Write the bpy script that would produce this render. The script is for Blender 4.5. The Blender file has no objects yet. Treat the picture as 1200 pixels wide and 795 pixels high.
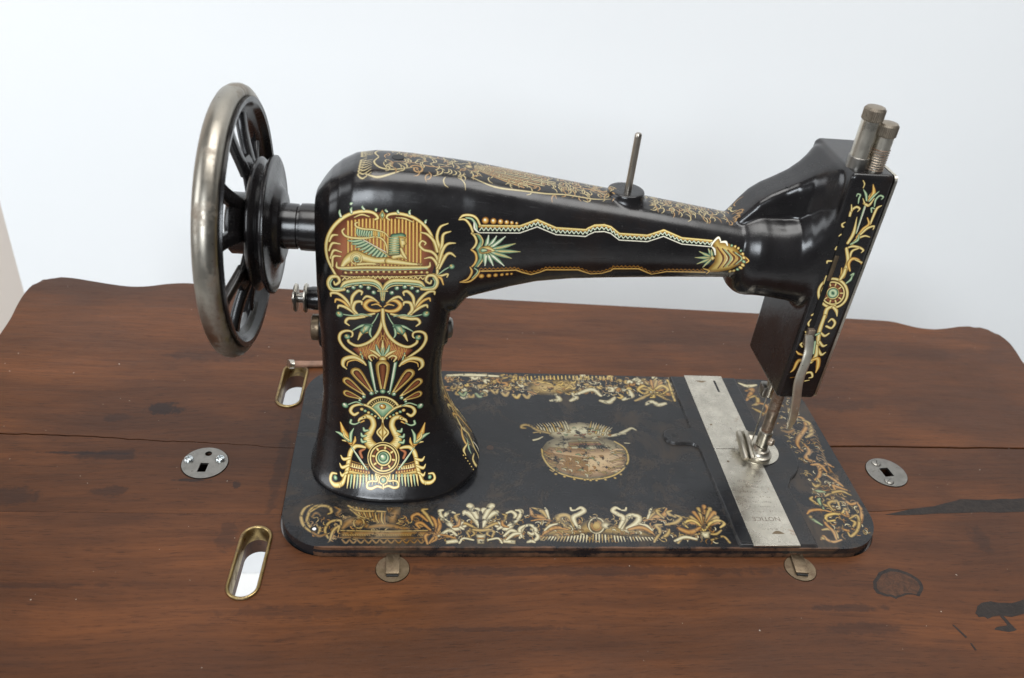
import bpy, bmesh, math, random
import numpy as np
from mathutils import Vector, Matrix

random.seed(7)
S = 0.001                                   # the scene is modelled in millimetres
scn = bpy.context.scene
COL = scn.collection

# ------------------------------------------------------------------ camera
cd = bpy.data.cameras.new('camera')
cam = bpy.data.objects.new('camera', cd)
COL.objects.link(cam)
cam.location = (0.070515, -0.332256, 0.381390)
cam.rotation_euler = (0.97271, -0.095631, -0.082362)
cd.sensor_width = 36.0
cd.lens = 36.0 * 988.1 / 1200
cd.clip_start = 0.01
cd.clip_end = 50
cd.dof.use_dof = True
cd.dof.focus_distance = 0.52
cd.dof.aperture_fstop = 10
scn.camera = cam

# ------------------------------------------------------------------ light: soft daylight in a pale room
world = bpy.data.worlds.new('World')
scn.world = world
world.use_nodes = True
wbg = world.node_tree.nodes['Background']
wbg.inputs[0].default_value = (0.92, 0.96, 1.0, 1)
wbg.inputs[1].default_value = 0.13

def area(name, loc, target, sx, sy, power, col):
    l = bpy.data.lights.new(name, 'AREA')
    l.shape = 'RECTANGLE'; l.size = sx; l.size_y = sy; l.energy = power; l.color = col
    o = bpy.data.objects.new(name, l); COL.objects.link(o)
    o.location = loc
    o.rotation_euler = (Vector(target) - Vector(loc)).to_track_quat('-Z', 'Y').to_euler()
    return o

area('overhead_softbox', (0.45, 0.0, 1.9), (0.45, 0.25, 0), 1.8, 1.0, 38, (1.0, 0.99, 0.97))  # overhead softbox, added for soft light on machine and wall
area('side_window', (-1.7, -0.35, 0.8), (0.2, 0.45, -0.1), 1.0, 1.4, 20, (0.92, 0.96, 1.0))
area('rear_window', (-0.55, -2.3, 1.35), (0.5, 0.4, -0.15), 1.0, 1.1, 53, (0.88, 0.94, 1.0))
scn.view_settings.view_transform = 'Standard'
scn.view_settings.look = 'None'
scn.view_settings.gamma = 1
scn.view_settings.exposure = 0
scn.render.engine = 'CYCLES'

# ------------------------------------------------------------------ mesh helpers
def link(name, bm, mat=None, parent=None, smooth=None, kind=None):
    """one bmesh (in mm) -> one object"""
    for v in bm.verts: v.co *= S
    bmesh.ops.recalc_face_normals(bm, faces=bm.faces)
    me = bpy.data.meshes.new(name); bm.to_mesh(me); bm.free()
    o = bpy.data.objects.new(name, me); COL.objects.link(o)
    if mat is not None: me.materials.append(mat)
    if parent is not None: o.parent = parent
    if smooth is not None: shade(me, smooth)
    if kind: o['kind'] = kind
    return o

def shade(me, deg):
    me.polygons.foreach_set('use_smooth', [True] * len(me.polygons))
    if deg < 180:
        bm = bmesh.new(); bm.from_mesh(me)
        lim = math.radians(deg)
        for e in bm.edges:
            if len(e.link_faces) == 2 and e.calc_face_angle(0) > lim: e.smooth = False
        bm.to_mesh(me); bm.free()

def bake(o):
    """apply the modifiers of o"""
    dg = bpy.context.evaluated_depsgraph_get()
    me = bpy.data.meshes.new_from_object(o.evaluated_get(dg))
    o.modifiers.clear(); old = o.data; o.data = me; bpy.data.meshes.remove(old)
    return o

def wnorm(o):
    """large flat faces keep their true normal next to small bevels"""
    md = o.modifiers.new('w', 'WEIGHTED_NORMAL'); md.mode = 'FACE_AREA'; md.weight = 100; md.keep_sharp = True
    return bake(o)

def drop(o):
    me = o.data; bpy.data.objects.remove(o)
    if me.users == 0: bpy.data.meshes.remove(me)

def loft(bm, rings, cap=True):
    prev = None; first = None
    for r in rings:
        vs = [bm.verts.new(p) for p in r]
        if prev:
            n = len(vs)
            for i in range(n): bm.faces.new((prev[i], prev[(i+1) % n], vs[(i+1) % n], vs[i]))
        else: first = vs
        prev = vs
    if cap:
        bm.faces.new(list(reversed(first))); bm.faces.new(prev)

def frame_of(axis):
    a = Vector(axis).normalized()
    u = a.cross(Vector((0, 0, 1)))
    if u.length < 1e-3: u = Vector((0, 1, 0))
    u.normalize(); return a, u, a.cross(u)

def lathe(bm, origin, axis, prof, n=48, closed=False, cap=True):
    """prof: list of (distance along axis, radius)"""
    a, u, w = frame_of(axis); o = Vector(origin)
    rings = []
    for t, r in prof:
        rings.append([o + a*t + u*(max(r, .01)*math.cos(2*math.pi*k/n)) + w*(max(r, .01)*math.sin(2*math.pi*k/n)) for k in range(n)])
    if closed: rings.append(rings[0])
    loft(bm, rings, cap and not closed)
    if closed: bmesh.ops.remove_doubles(bm, verts=bm.verts, dist=1e-5)

def box(bm, c, s, rot=None, bev=0, seg=2):
    r = bmesh.ops.create_cube(bm, size=1)
    M = Matrix.Translation(c) @ (rot.to_4x4() if rot is not None else Matrix()) @ Matrix.Diagonal((*s, 1))
    bmesh.ops.transform(bm, matrix=M, verts=r['verts'])
    if bev:
        es = {e for v in r['verts'] for e in v.link_edges}
        bmesh.ops.bevel(bm, geom=list(es), offset=bev, segments=seg, profile=.5, affect='EDGES')

def prism(bm, poly, z0, z1, bev=0, seg=2, bottom=False):
    lo = [bm.verts.new((x, y, z0)) for x, y in poly]
    hi = [bm.verts.new((x, y, z1)) for x, y in poly]
    n = len(poly)
    f1 = bm.faces.new(hi); f0 = bm.faces.new(list(reversed(lo)))
    for i in range(n): bm.faces.new((lo[i], lo[(i+1) % n], hi[(i+1) % n], hi[i]))
    if bev:
        es = list(f1.edges) + (list(f0.edges) if bottom else [])
        bmesh.ops.bevel(bm, geom=es, offset=bev, segments=seg, profile=.5, affect='EDGES')

def rrect(x0, y0, x1, y1, r, n=10):
    out = []
    for cx, cy, a in ((x1-r, y1-r, 0), (x0+r, y1-r, 90), (x0+r, y0+r, 180), (x1-r, y0+r, 270)):
        for k in range(n+1):
            t = math.radians(a + 90*k/n); out.append((cx + r*math.cos(t), cy + r*math.sin(t)))
    return out

def circle(cx, cy, r, n=32): return [(cx + r*math.cos(2*math.pi*k/n), cy + r*math.sin(2*math.pi*k/n)) for k in range(n)]

def stadium(ax, ay, bx, by, r, n=14):
    t0 = math.atan2(by-ay, bx-ax); out = []
    for k in range(n+1):
        t = t0 - math.pi/2 + math.pi*k/n; out.append((bx + r*math.cos(t), by + r*math.sin(t)))
    for k in range(n+1):
        t = t0 + math.pi/2 + math.pi*k/n; out.append((ax + r*math.cos(t), ay + r*math.sin(t)))
    return out

def crom(pts, n=8):
    P = [np.array(p, float) for p in pts]
    if len(P) < 3:
        return [P[0] + (P[1]-P[0])*k/n for k in range(n+1)]
    P = [2*P[0]-P[1]] + P + [2*P[-1]-P[-2]]
    out = []
    for i in range(1, len(P)-2):
        for k in range(n):
            t = k/n
            out.append(.5*((2*P[i]) + (P[i+1]-P[i-1])*t + (2*P[i-1]-5*P[i]+4*P[i+1]-P[i+2])*t*t + (3*P[i]-P[i-1]-3*P[i+1]+P[i+2])*t**3))
    out.append(P[-2]); return out

def sweep(bm, pts, prof_fn, n=12, smooth_n=6, up=(0, 0, 1)):
    """sweep an elliptical section along a curve; prof_fn(t) -> (half width a, half thickness b)"""
    C = [Vector(p) for p in crom(pts, smooth_n)]
    rings = []; m = len(C)
    for i, c in enumerate(C):
        t = (C[min(i+1, m-1)] - C[max(i-1, 0)]).normalized()
        u = Vector(up).cross(t)
        if u.length < 1e-3: u = Vector((1, 0, 0))
        u.normalize(); w = t.cross(u)
        a, b, e = prof_fn(i/(m-1))
        ring = []
        for k in range(n):
            th = 2*math.pi*k/n; cc, ss = math.cos(th), math.sin(th)
            ring.append(c + u*(a*math.copysign(abs(cc)**(2/e), cc)) + w*(b*math.copysign(abs(ss)**(2/e), ss)))
        rings.append(ring)
    loft(bm, rings)

def sell(cx, cy, ax, ay, n, z=None, x=None, N=72):
    """super-ellipse ring, horizontal (z) or across x"""
    out = []
    for k in range(N):
        t = 2*math.pi*k/N; c, s = math.cos(t), math.sin(t)
        p = cx + ax*math.copysign(abs(c)**(2/n), c); q = cy + ay*math.copysign(abs(s)**(2/n), s)
        out.append((p, q, z) if x is None else (x, p, q))
    return out
# ------------------------------------------------------------------ materials
class NT:
    def __init__(self, name):
        self.m = bpy.data.materials.new(name); self.m.use_nodes = True
        self.t = self.m.node_tree; self.b = self.t.nodes['Principled BSDF']
        self.tc = self.t.nodes.new('ShaderNodeTexCoord')
    def n(self, typ, **kw):
        x = self.t.nodes.new(typ)
        for k, v in kw.items():
            if k.startswith('i_'):
                key = k[2:]; key = int(key) if key.isdigit() else key.replace('_', ' ')
                self.put(x.inputs[key], v)
            else: setattr(x, k, v)
        return x
    def put(self, sock, v):
        if isinstance(v, bpy.types.NodeSocket): self.t.links.new(v, sock)
        elif isinstance(v, bpy.types.Node): self.t.links.new(v.outputs[0], sock)
        else: sock.default_value = v
    def set(self, **kw):
        for k, v in kw.items(): self.put(self.b.inputs[k.replace('_', ' ')], v)
        return self
    def obj(self): return self.tc.outputs['Object']
    def mapping(self, scale=(1, 1, 1), loc=(0, 0, 0), rot=(0, 0, 0), src=None):
        x = self.n('ShaderNodeMapping'); self.put(x.inputs['Vector'], src or self.obj())
        x.inputs['Scale'].default_value = scale; x.inputs['Location'].default_value = loc; x.inputs['Rotation'].default_value = rot
        return x.outputs[0]
    def noise(self, scale, detail=4, rough=.55, vec=None, dist=0.0):
        x = self.n('ShaderNodeTexNoise'); self.put(x.inputs['Vector'], vec or self.obj())
        x.inputs['Scale'].default_value = scale; x.inputs['Detail'].default_value = detail
        x.inputs['Roughness'].default_value = rough; x.inputs['Distortion'].default_value = dist
        return x.outputs[0]
    def ramp(self, fac, stops, interp='LINEAR'):
        x = self.n('ShaderNodeValToRGB'); self.put(x.inputs[0], fac); r = x.color_ramp; r.interpolation = interp
        while len(r.elements) < len(stops): r.elements.new(.5)
        for e, (p, c) in zip(r.elements, stops):
            e.position = p; e.color = (*c, 1) if isinstance(c, tuple) else (c, c, c, 1)
        return x.outputs[0]
    def math(self, op, a, b=0.0, clamp=False):
        x = self.n('ShaderNodeMath', operation=op, use_clamp=clamp); self.put(x.inputs[0], a); self.put(x.inputs[1], b)
        return x.outputs[0]
    def mix(self, f, a, b, blend='MIX'):
        x = self.n('ShaderNodeMix', data_type='RGBA', blend_type=blend)
        self.put(x.inputs[0], f)
        for i, v in ((6, a), (7, b)):
            self.put(x.inputs[i], (*v, 1) if isinstance(v, tuple) and len(v) == 3 else v)
        return x.outputs[2]
    def bump(self, h, strength=.2, dist=.001, normal=None):
        x = self.n('ShaderNodeBump'); x.inputs['Strength'].default_value = strength; x.inputs['Distance'].default_value = dist
        self.put(x.inputs['Height'], h)
        if normal is not None: self.put(x.inputs['Normal'], normal)
        return x.outputs[0]
    def sep(self, src):
        x = self.n('ShaderNodeSeparateXYZ'); self.put(x.inputs[0], src); return x.outputs

def decal(T, img, a0, b0, a1, b1, axes, naxis, nsign, lo=.25, hi=.5):
    """projects a printed image on the faces that look along naxis; returns colour, alpha"""
    s = T.sep(T.obj()); c = T.n('ShaderNodeCombineXYZ')
    for k, (ax, p, q) in enumerate(((axes[0], a0, a1), (axes[1], b0, b1))):
        T.put(c.inputs[k], T.math('DIVIDE', T.math('SUBTRACT', s[ax], p*S), (q-p)*S))
    im = T.n('ShaderNodeTexImage', image=img, extension='CLIP', interpolation='Cubic'); T.put(im.inputs[0], c.outputs[0])
    ns = T.sep(T.tc.outputs['Normal'])
    f = T.n('ShaderNodeMapRange', interpolation_type='SMOOTHSTEP'); T.put(f.inputs[0], T.math('MULTIPLY', ns[naxis], float(nsign)))
    f.inputs[1].default_value = lo; f.inputs[2].default_value = hi
    return im.outputs[0], T.math('MULTIPLY', im.outputs[1], f.outputs[0])

def black_japan(name, decals=(), worn=0.0, base=(.0070, .0062, .0065), rough=(.15, .34), wear=.0, fade=None, edge=False):
    T = NT(name)
    n1 = T.noise(60, 5, .6); n2 = T.noise(900, 2)
    col = T.mix(T.ramp(n1, [(.35, 0.), (.75, 1.)]), base, tuple(v*1.7 for v in base))
    r = T.ramp(T.noise(35, 4, .6), [(.3, rough[0]), (.75, rough[1])])
    if worn:
        w = T.math('MULTIPLY', T.ramp(T.noise(26, 9, .74, dist=.6), [(.49, 0.), (.64, 1.)]), worn)
        col = T.mix(w, col, (.050, .034, .022)); r = T.mix(w, r, (.5, .5, .5))
    # brown rubbed patches and pale specks
    wb = T.math('MULTIPLY', T.ramp(T.noise(22, 6, .7), [(.55, 0.), (.72, 1.)]), .55)
    col = T.mix(wb, col, (.020, .011, .007))
    sc = T.noise(1.0, 4, .7, vec=T.mapping(scale=(35, 900, 420), rot=(.3, .5, .4)))
    r = T.mix(T.ramp(sc, [(.60, 0.), (.68, .55)]), r, (.45, .45, .45))
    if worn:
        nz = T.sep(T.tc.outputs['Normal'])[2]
        edge_light = T.math('MULTIPLY', T.math('GREATER_THAN', nz, .22), T.math('LESS_THAN', nz, .90))  # edge highlight painted as lighter grey on slanted bevels, together with rubbed paint
        col = T.mix(T.math('MULTIPLY', edge_light, T.ramp(T.noise(70, 6, .7), [(.42, .05 if worn < .5 else .2), (.62, .35 if worn < .5 else .75)])), col, (.105, .102, .098))
    sp = T.ramp(n2, [(.74, 0.), (.765, 1.)])
    col = T.mix(T.math('MULTIPLY', sp, .5), col, (.16, .15, .14))
    for d in decals:
        c, a = decal(T, *d)
        if wear:
            wn = T.ramp(T.noise(150, 7, .72), [(.60 - wear*.16, 1.), (.68 - wear*.14, 0.)])
            a = T.math('MULTIPLY', a, wn)
            if fade: c = T.mix(T.ramp(T.noise(55, 4, .6), [(.42, 0.), (.62, fade)]), c, (.50, .45, .34))
        else:
            wn = T.ramp(T.noise(420, 4, .7), [(.66, 1.), (.76, .25)]); a = T.math('MULTIPLY', a, wn)
        col = T.mix(a, col, c); r = T.mix(T.math('MULTIPLY', a, .8), r, (.30, .30, .30))
    if edge:                                                             # the front edge of the bed is rubbed to brown metal
        o = T.sep(T.obj()); en = T.noise(90, 7, .75)
        near = T.math('LESS_THAN', T.math('ADD', o[1], T.math('MULTIPLY', en, .0016)), .0021)
        up = T.math('GREATER_THAN', o[2], .0049); low = T.math('LESS_THAN', o[2], T.math('MULTIPLY', en, .0052))
        band = T.math('MULTIPLY', near, T.math('ADD', up, low, True))
        w = T.math('MULTIPLY', band, T.ramp(T.noise(60, 8, .75), [(.40, 0.), (.58, .85)]))
        col = T.mix(w, col, (.13, .062, .032)); r = T.mix(w, r, (.45, .45, .45))
    T.set(Base_Color=col, Roughness=r, Specular_IOR_Level=.40 if worn else .5)
    b = T.bump(T.noise(140, 4, .6), .12, .0006)
    T.set(Normal=T.bump(T.noise(1200, 2), .04, .0002, b))
    return T.m

def metal(name, base, rough=(.22, .42), rust=0.0, rustcol=(.16, .09, .05), scale=90, brushed=None, metallic=1.0):
    T = NT(name)
    v = T.mapping(scale=brushed) if brushed else None
    n = T.noise(scale, 6, .65, vec=v)
    col = T.mix(T.ramp(n, [(.35, 0.), (.7, 1.)]), base, tuple(c*.72 for c in base))
    r = T.ramp(T.noise(scale*1.7, 5, .6), [(.3, rough[0]), (.72, rough[1])])
    met = metallic
    if rust:
        w = T.ramp(T.noise(scale*.8, 9, .74, dist=.4), [(.68-rust*.30, 0.), (.76-rust*.22, 1.)])
        col = T.mix(w, col, rustcol); r = T.mix(w, r, (.62, .62, .62))
        met = T.math('SUBTRACT', metallic, T.math('MULTIPLY', w, metallic*.75))
    pit = T.ramp(T.noise(420, 3, .6), [(.68, 0.), (.73, .75)])
    col = T.mix(pit, col, (.07, .05, .035)); r = T.mix(pit, r, (.6, .6, .6))
    T.set(Base_Color=col, Roughness=r, Metallic=met)
    T.set(Normal=T.bump(n, .08, .0004))
    return T.m

def plain(name, base, rough=.6, nscale=12, var=.06, bump=0.0, spec=.5):
    T = NT(name)
    col = T.mix(T.ramp(T.noise(nscale, 5), [(.3, 0.), (.7, 1.)]), base, tuple(c*(1-var) for c in base))
    T.set(Base_Color=col, Roughness=rough, Specular_IOR_Level=spec)
    if bump: T.set(Normal=T.bump(T.noise(nscale*30, 3), bump, .001))
    return T.m

def wood(name, seed, tone=1.0):
    """old stained walnut under a worn satin varnish; the grain runs along x"""
    T = NT(name)
    off = (seed*.37, seed*.71, seed*.13)
    warp = T.noise(5.0, 3, .5, vec=T.mapping(scale=(.5, 1.2, 1), loc=off))
    wv = T.n('ShaderNodeVectorMath', operation='MULTIPLY_ADD')
    T.put(wv.inputs[0], warp); wv.inputs[1].default_value = (.0, .055, .03); T.put(wv.inputs[2], T.obj())
    gv = wv.outputs[0]
    broad = T.noise(1.0, 6, .6, vec=T.mapping(scale=(2.6, 21, 10), loc=off, src=gv))
    cloud = T.noise(1.0, 4, .55, vec=T.mapping(scale=(7, 13, 8), loc=off))
    fine = T.noise(1.0, 6, .65, vec=T.mapping(scale=(22, 420, 60), loc=off, src=gv))
    pore = T.noise(1.0, 3, .6, vec=T.mapping(scale=(110, 1500, 300), loc=off, src=gv))
    k = tone
    col = T.ramp(broad, [(.28, (.056*k, .0205*k, .0080*k)), (.44, (.084*k, .0300*k, .0112*k)), (.56, (.106*k, .0375*k, .0132*k)), (.74, (.132*k, .0465*k, .0165*k))])
    col = T.mix(T.ramp(cloud, [(.36, .62), (.56, 0.)]), col, (.046*k, .0195*k, .0105*k))
    col = T.mix(T.ramp(T.noise(1.0, 4, .5, vec=T.mapping(scale=(9, 20, 8), loc=(off[1], off[0], 0))), [(.55, 0.), (.72, .45)]), col, (.175*k, .058*k, .017*k))
    col = T.mix(T.ramp(fine, [(.34, .40), (.58, 0.)]), col, (.036*k, .0145*k, .0078*k))
    streak = T.noise(1.0, 5, .6, vec=T.mapping(scale=(9, 110, 40), loc=(off[2], off[0], 0), src=gv))
    col = T.mix(T.ramp(streak, [(.36, .28), (.50, 0.)]), col, (.038*k, .0145*k, .0072*k))
    col = T.mix(T.ramp(pore, [(.33, .55), (.43, 0.)]), col, (.018, .0075, .0045))
    # dark knots and stains (mm): x, y, half length, half width, strength
    s = T.sep(T.obj()); kn = T.noise(120, 7, .70, dist=.5)
    for (x, y, a, b, f) in ((-93, 128, 15, 8, .85), (325, -38, 30, 3.5, .5), (440, 15, 9, 14, .4), (-115, 82, 26, 6, .6), (-160, 45, 22, 9, .55), (-120, 118, 13, 5, .45),
                            (-105, 50, 14, 5, .5), (120, -50, 60, 2.0, .35), (-120, -20, 50, 2.5, .35), (-60, 60, 14, 1.6, .8), (-32, 56, 3, 5, .7), (-130, 83, 34, 1.6, .8), (330, -52, 30, 5, .35), (20, -38, 50, 6, .3), (-75, 190, 40, 8, .35), (400, 150, 45, 9, .35), (-30, 14, 8, 14, .35), (180, -11, 180, 4.5, .40), (-8, 75, 5, 60, .4)):
        d = T.n('ShaderNodeVectorMath', operation='LENGTH'); cx = T.n('ShaderNodeCombineXYZ')
        T.put(cx.inputs[0], T.math('DIVIDE', T.math('SUBTRACT', s[0], x*S), a*S)); T.put(cx.inputs[1], T.math('DIVIDE', T.math('SUBTRACT', s[1], y*S), b*S))
        T.put(d.inputs[0], cx.outputs[0])
        q = T.math('ADD', d.outputs['Value'], T.math('MULTIPLY', T.math('SUBTRACT', kn, .5), 2.3))
        q2 = T.ramp(q, [(.58, f), (.88, 0.)])
        col = T.mix(q2, col, (.016, .010, .009))
    # pale scuffs
    sc = T.ramp(T.noise(1.0, 8, .8, vec=T.mapping(scale=(120, 190, 1), rot=(0, 0, .5))), [(.725, 0.), (.76, .30)])
    col = T.mix(sc, col, (.30, .22, .17))
    dots = T.ramp(T.noise(330, 2, .5), [(.765, 0.), (.785, .8)])
    col = T.mix(dots, col, (.5, .45, .4))
    r = T.ramp(T.noise(18, 6, .65, vec=T.mapping(scale=(.6, 1.4, 1))), [(.3, .29), (.7, .46)])
    T.set(Base_Color=col, Roughness=r, Specular_IOR_Level=.22)
    h = T.math('ADD', T.math('MULTIPLY', fine, .6), T.math('MULTIPLY', pore, .5))
    b = T.bump(h, .22, .0005)
    T.set(Normal=T.bump(T.noise(1.0, 5, .6, vec=T.mapping(scale=(18, 45, 10))), .16, .003, b))
    return T.m

NICKEL = metal('nickel', (.60, .56, .48), (.22, .42), .16)
WHEELNICKEL = metal('worn_nickel', (.36, .33, .28), (.28, .44), .62, (.16, .12, .085), 42)
STEEL = metal('dull_steel', (.29, .275, .25), (.28, .46), .24, (.10, .08, .06), 160)
RUSTY = metal('rusty_steel', (.40, .33, .26), (.32, .5), .75, (.13, .07, .04), 120)
DARKRUST = metal('stained_steel', (.25, .19, .125), (.36, .55), .62, (.095, .058, .030), 130)
KNURL = metal('knurled_steel', (.33, .28, .22), (.34, .5), .45, (.10, .065, .04), 260)
SATIN = metal('satin_nickel', (.84, .79, .66), (.30, .46), .22, (.30, .23, .16), metallic=.95)
FOOTM = metal('foot_metal', (.50, .46, .385), (.30, .46), .30, (.17, .11, .07), 150)
def filler(name, c0, c1, dark):
    T = NT(name); n = T.noise(260, 6, .7, dist=.8)
    col = T.mix(T.ramp(n, [(.38, 0.), (.62, 1.)]), c0, c1)
    cr = T.n('ShaderNodeTexVoronoi', feature='DISTANCE_TO_EDGE'); T.put(cr.inputs['Vector'], T.mapping(scale=(90, 190, 60))); cr.inputs['Scale'].default_value = 1.0
    col = T.mix(T.ramp(cr.outputs[0], [(.0, .45), (.04, 0.)]), col, dark)
    T.set(Base_Color=col, Roughness=.52, Specular_IOR_Level=.25); T.set(Normal=T.bump(n, .5, .0008)); return T.m
FILLER = filler('dark_filler', (.014, .0105, .0090), (.026, .0185, .0150), (.004, .003, .003))
KNOTM = filler('knot_wood', (.040, .0190, .0110), (.078, .0320, .0150), (.016, .008, .005))
PLATE = metal('plate_nickel', (.57, .53, .45), (.20, .36), .24, (.24, .17, .12), 85, metallic=.9)
ZINC = metal('zinc_screw', (.70, .74, .74), (.2, .36), 0)
BRASS = metal('tarnished_brass', (.40, .29, .13), (.24, .44), .62, (.10, .062, .032), 110)
BLACKPART = black_japan('black_enamel')
ENGRAVE = plain('engraved_letters', (.16, .13, .10), .6, 800, .3)
DARK = plain('dark_void', (.006, .005, .005), .8, 40, .2)
GROOVE = plain('slot_black', (.004, .004, .004), .5, 40, .2)
WHITEWALL = plain('white_wall_paint', (.80, .81, .815), .55, 3, .015, .05)
BEIGE = plain('beige_wall_paint', (.66, .585, .52), .7, 3, .04, .05)
FLOORM = plain('pale_floor', (.80, .79, .77), .5, 3, .05)
LEATHER = plain('brown_leather', (.30, .16, .10), .55, 120, .45, .3)
WHITE = plain('hole_white', (.85, .84, .82), .6, 50, .1)  # white disc set in the front-left oil hole

# ------------------------------------------------------------------ printed ornament (drawn here, stroke by stroke, into small images)
# each print is drawn in its own drawing units; MAPS carries drawing units to millimetres on the enamelled surface
MAPS = {"pillar":{"c":[460.5,412.5,84.5,170.5],"deg":4,"C":[[61.9578,102.9983],[1.6939,-102.2179],[0.2106,-6.9985],[0.1252,12.7901],[0.1514,5.0918],[40.1751,-1.7553],[5.0964,-3.7978],[-0.8177,3.2315],[-1.8272,4.214],[0.9428,-5.1835],[0.1562,-4.9054],[-0.2491,4.5906],[1.0798,1.58],[0.5207,-0.4456],[-0.7176,-3.7039]]},"arm":{"c":[703.5,286.0,168.5,40.0],"deg":3,"C":[[170.7248,174.4573],[2.8842,-19.8715],[1.775,-3.3809],[0.1989,-0.4541],[79.247,1.8571],[0.4933,1.463],[2.1735,-2.2611],[2.5746,-0.2918],[-1.7502,2.2296],[0.1068,0.0254]]},"head":{"c":[981.0,332.5,69.0,127.5],"deg":2,"C":[[309.18,158.1463],[23.215,-70.5964],[2.454,-6.7011],[34.6532,1.6273],[4.4072,-1.5616],[1.1024,-0.9079]]}}
BEDH = (1.2835878734811612, 0.24676455707582157, -572.4941400750556, 0.003751094338126365, -1.7100539154294179, 1096.4754931664693, -0.0003360824179729488, 0.002895470298144862)
def pmap(k):
    m = MAPS[k]; cx, cy, sx, sy = m['c']; C = np.array(m['C']); dg = m['deg']
    ex = [(i, j) for i in range(dg+1) for j in range(dg+1-i)]
    def f(P):
        u, v = (P[:, 0]-cx)/sx, (P[:, 1]-cy)/sy
        return np.stack([u**i*v**j for i, j in ex], 1) @ C
    return f
def bedmap(P):
    x, y = P[:, 0], P[:, 1]; h = BEDH; w = h[6]*x + h[7]*y + 1
    return np.stack([(h[0]*x+h[1]*y+h[2])/w, (h[3]*x+h[4]*y+h[5])/w], 1)

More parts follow.
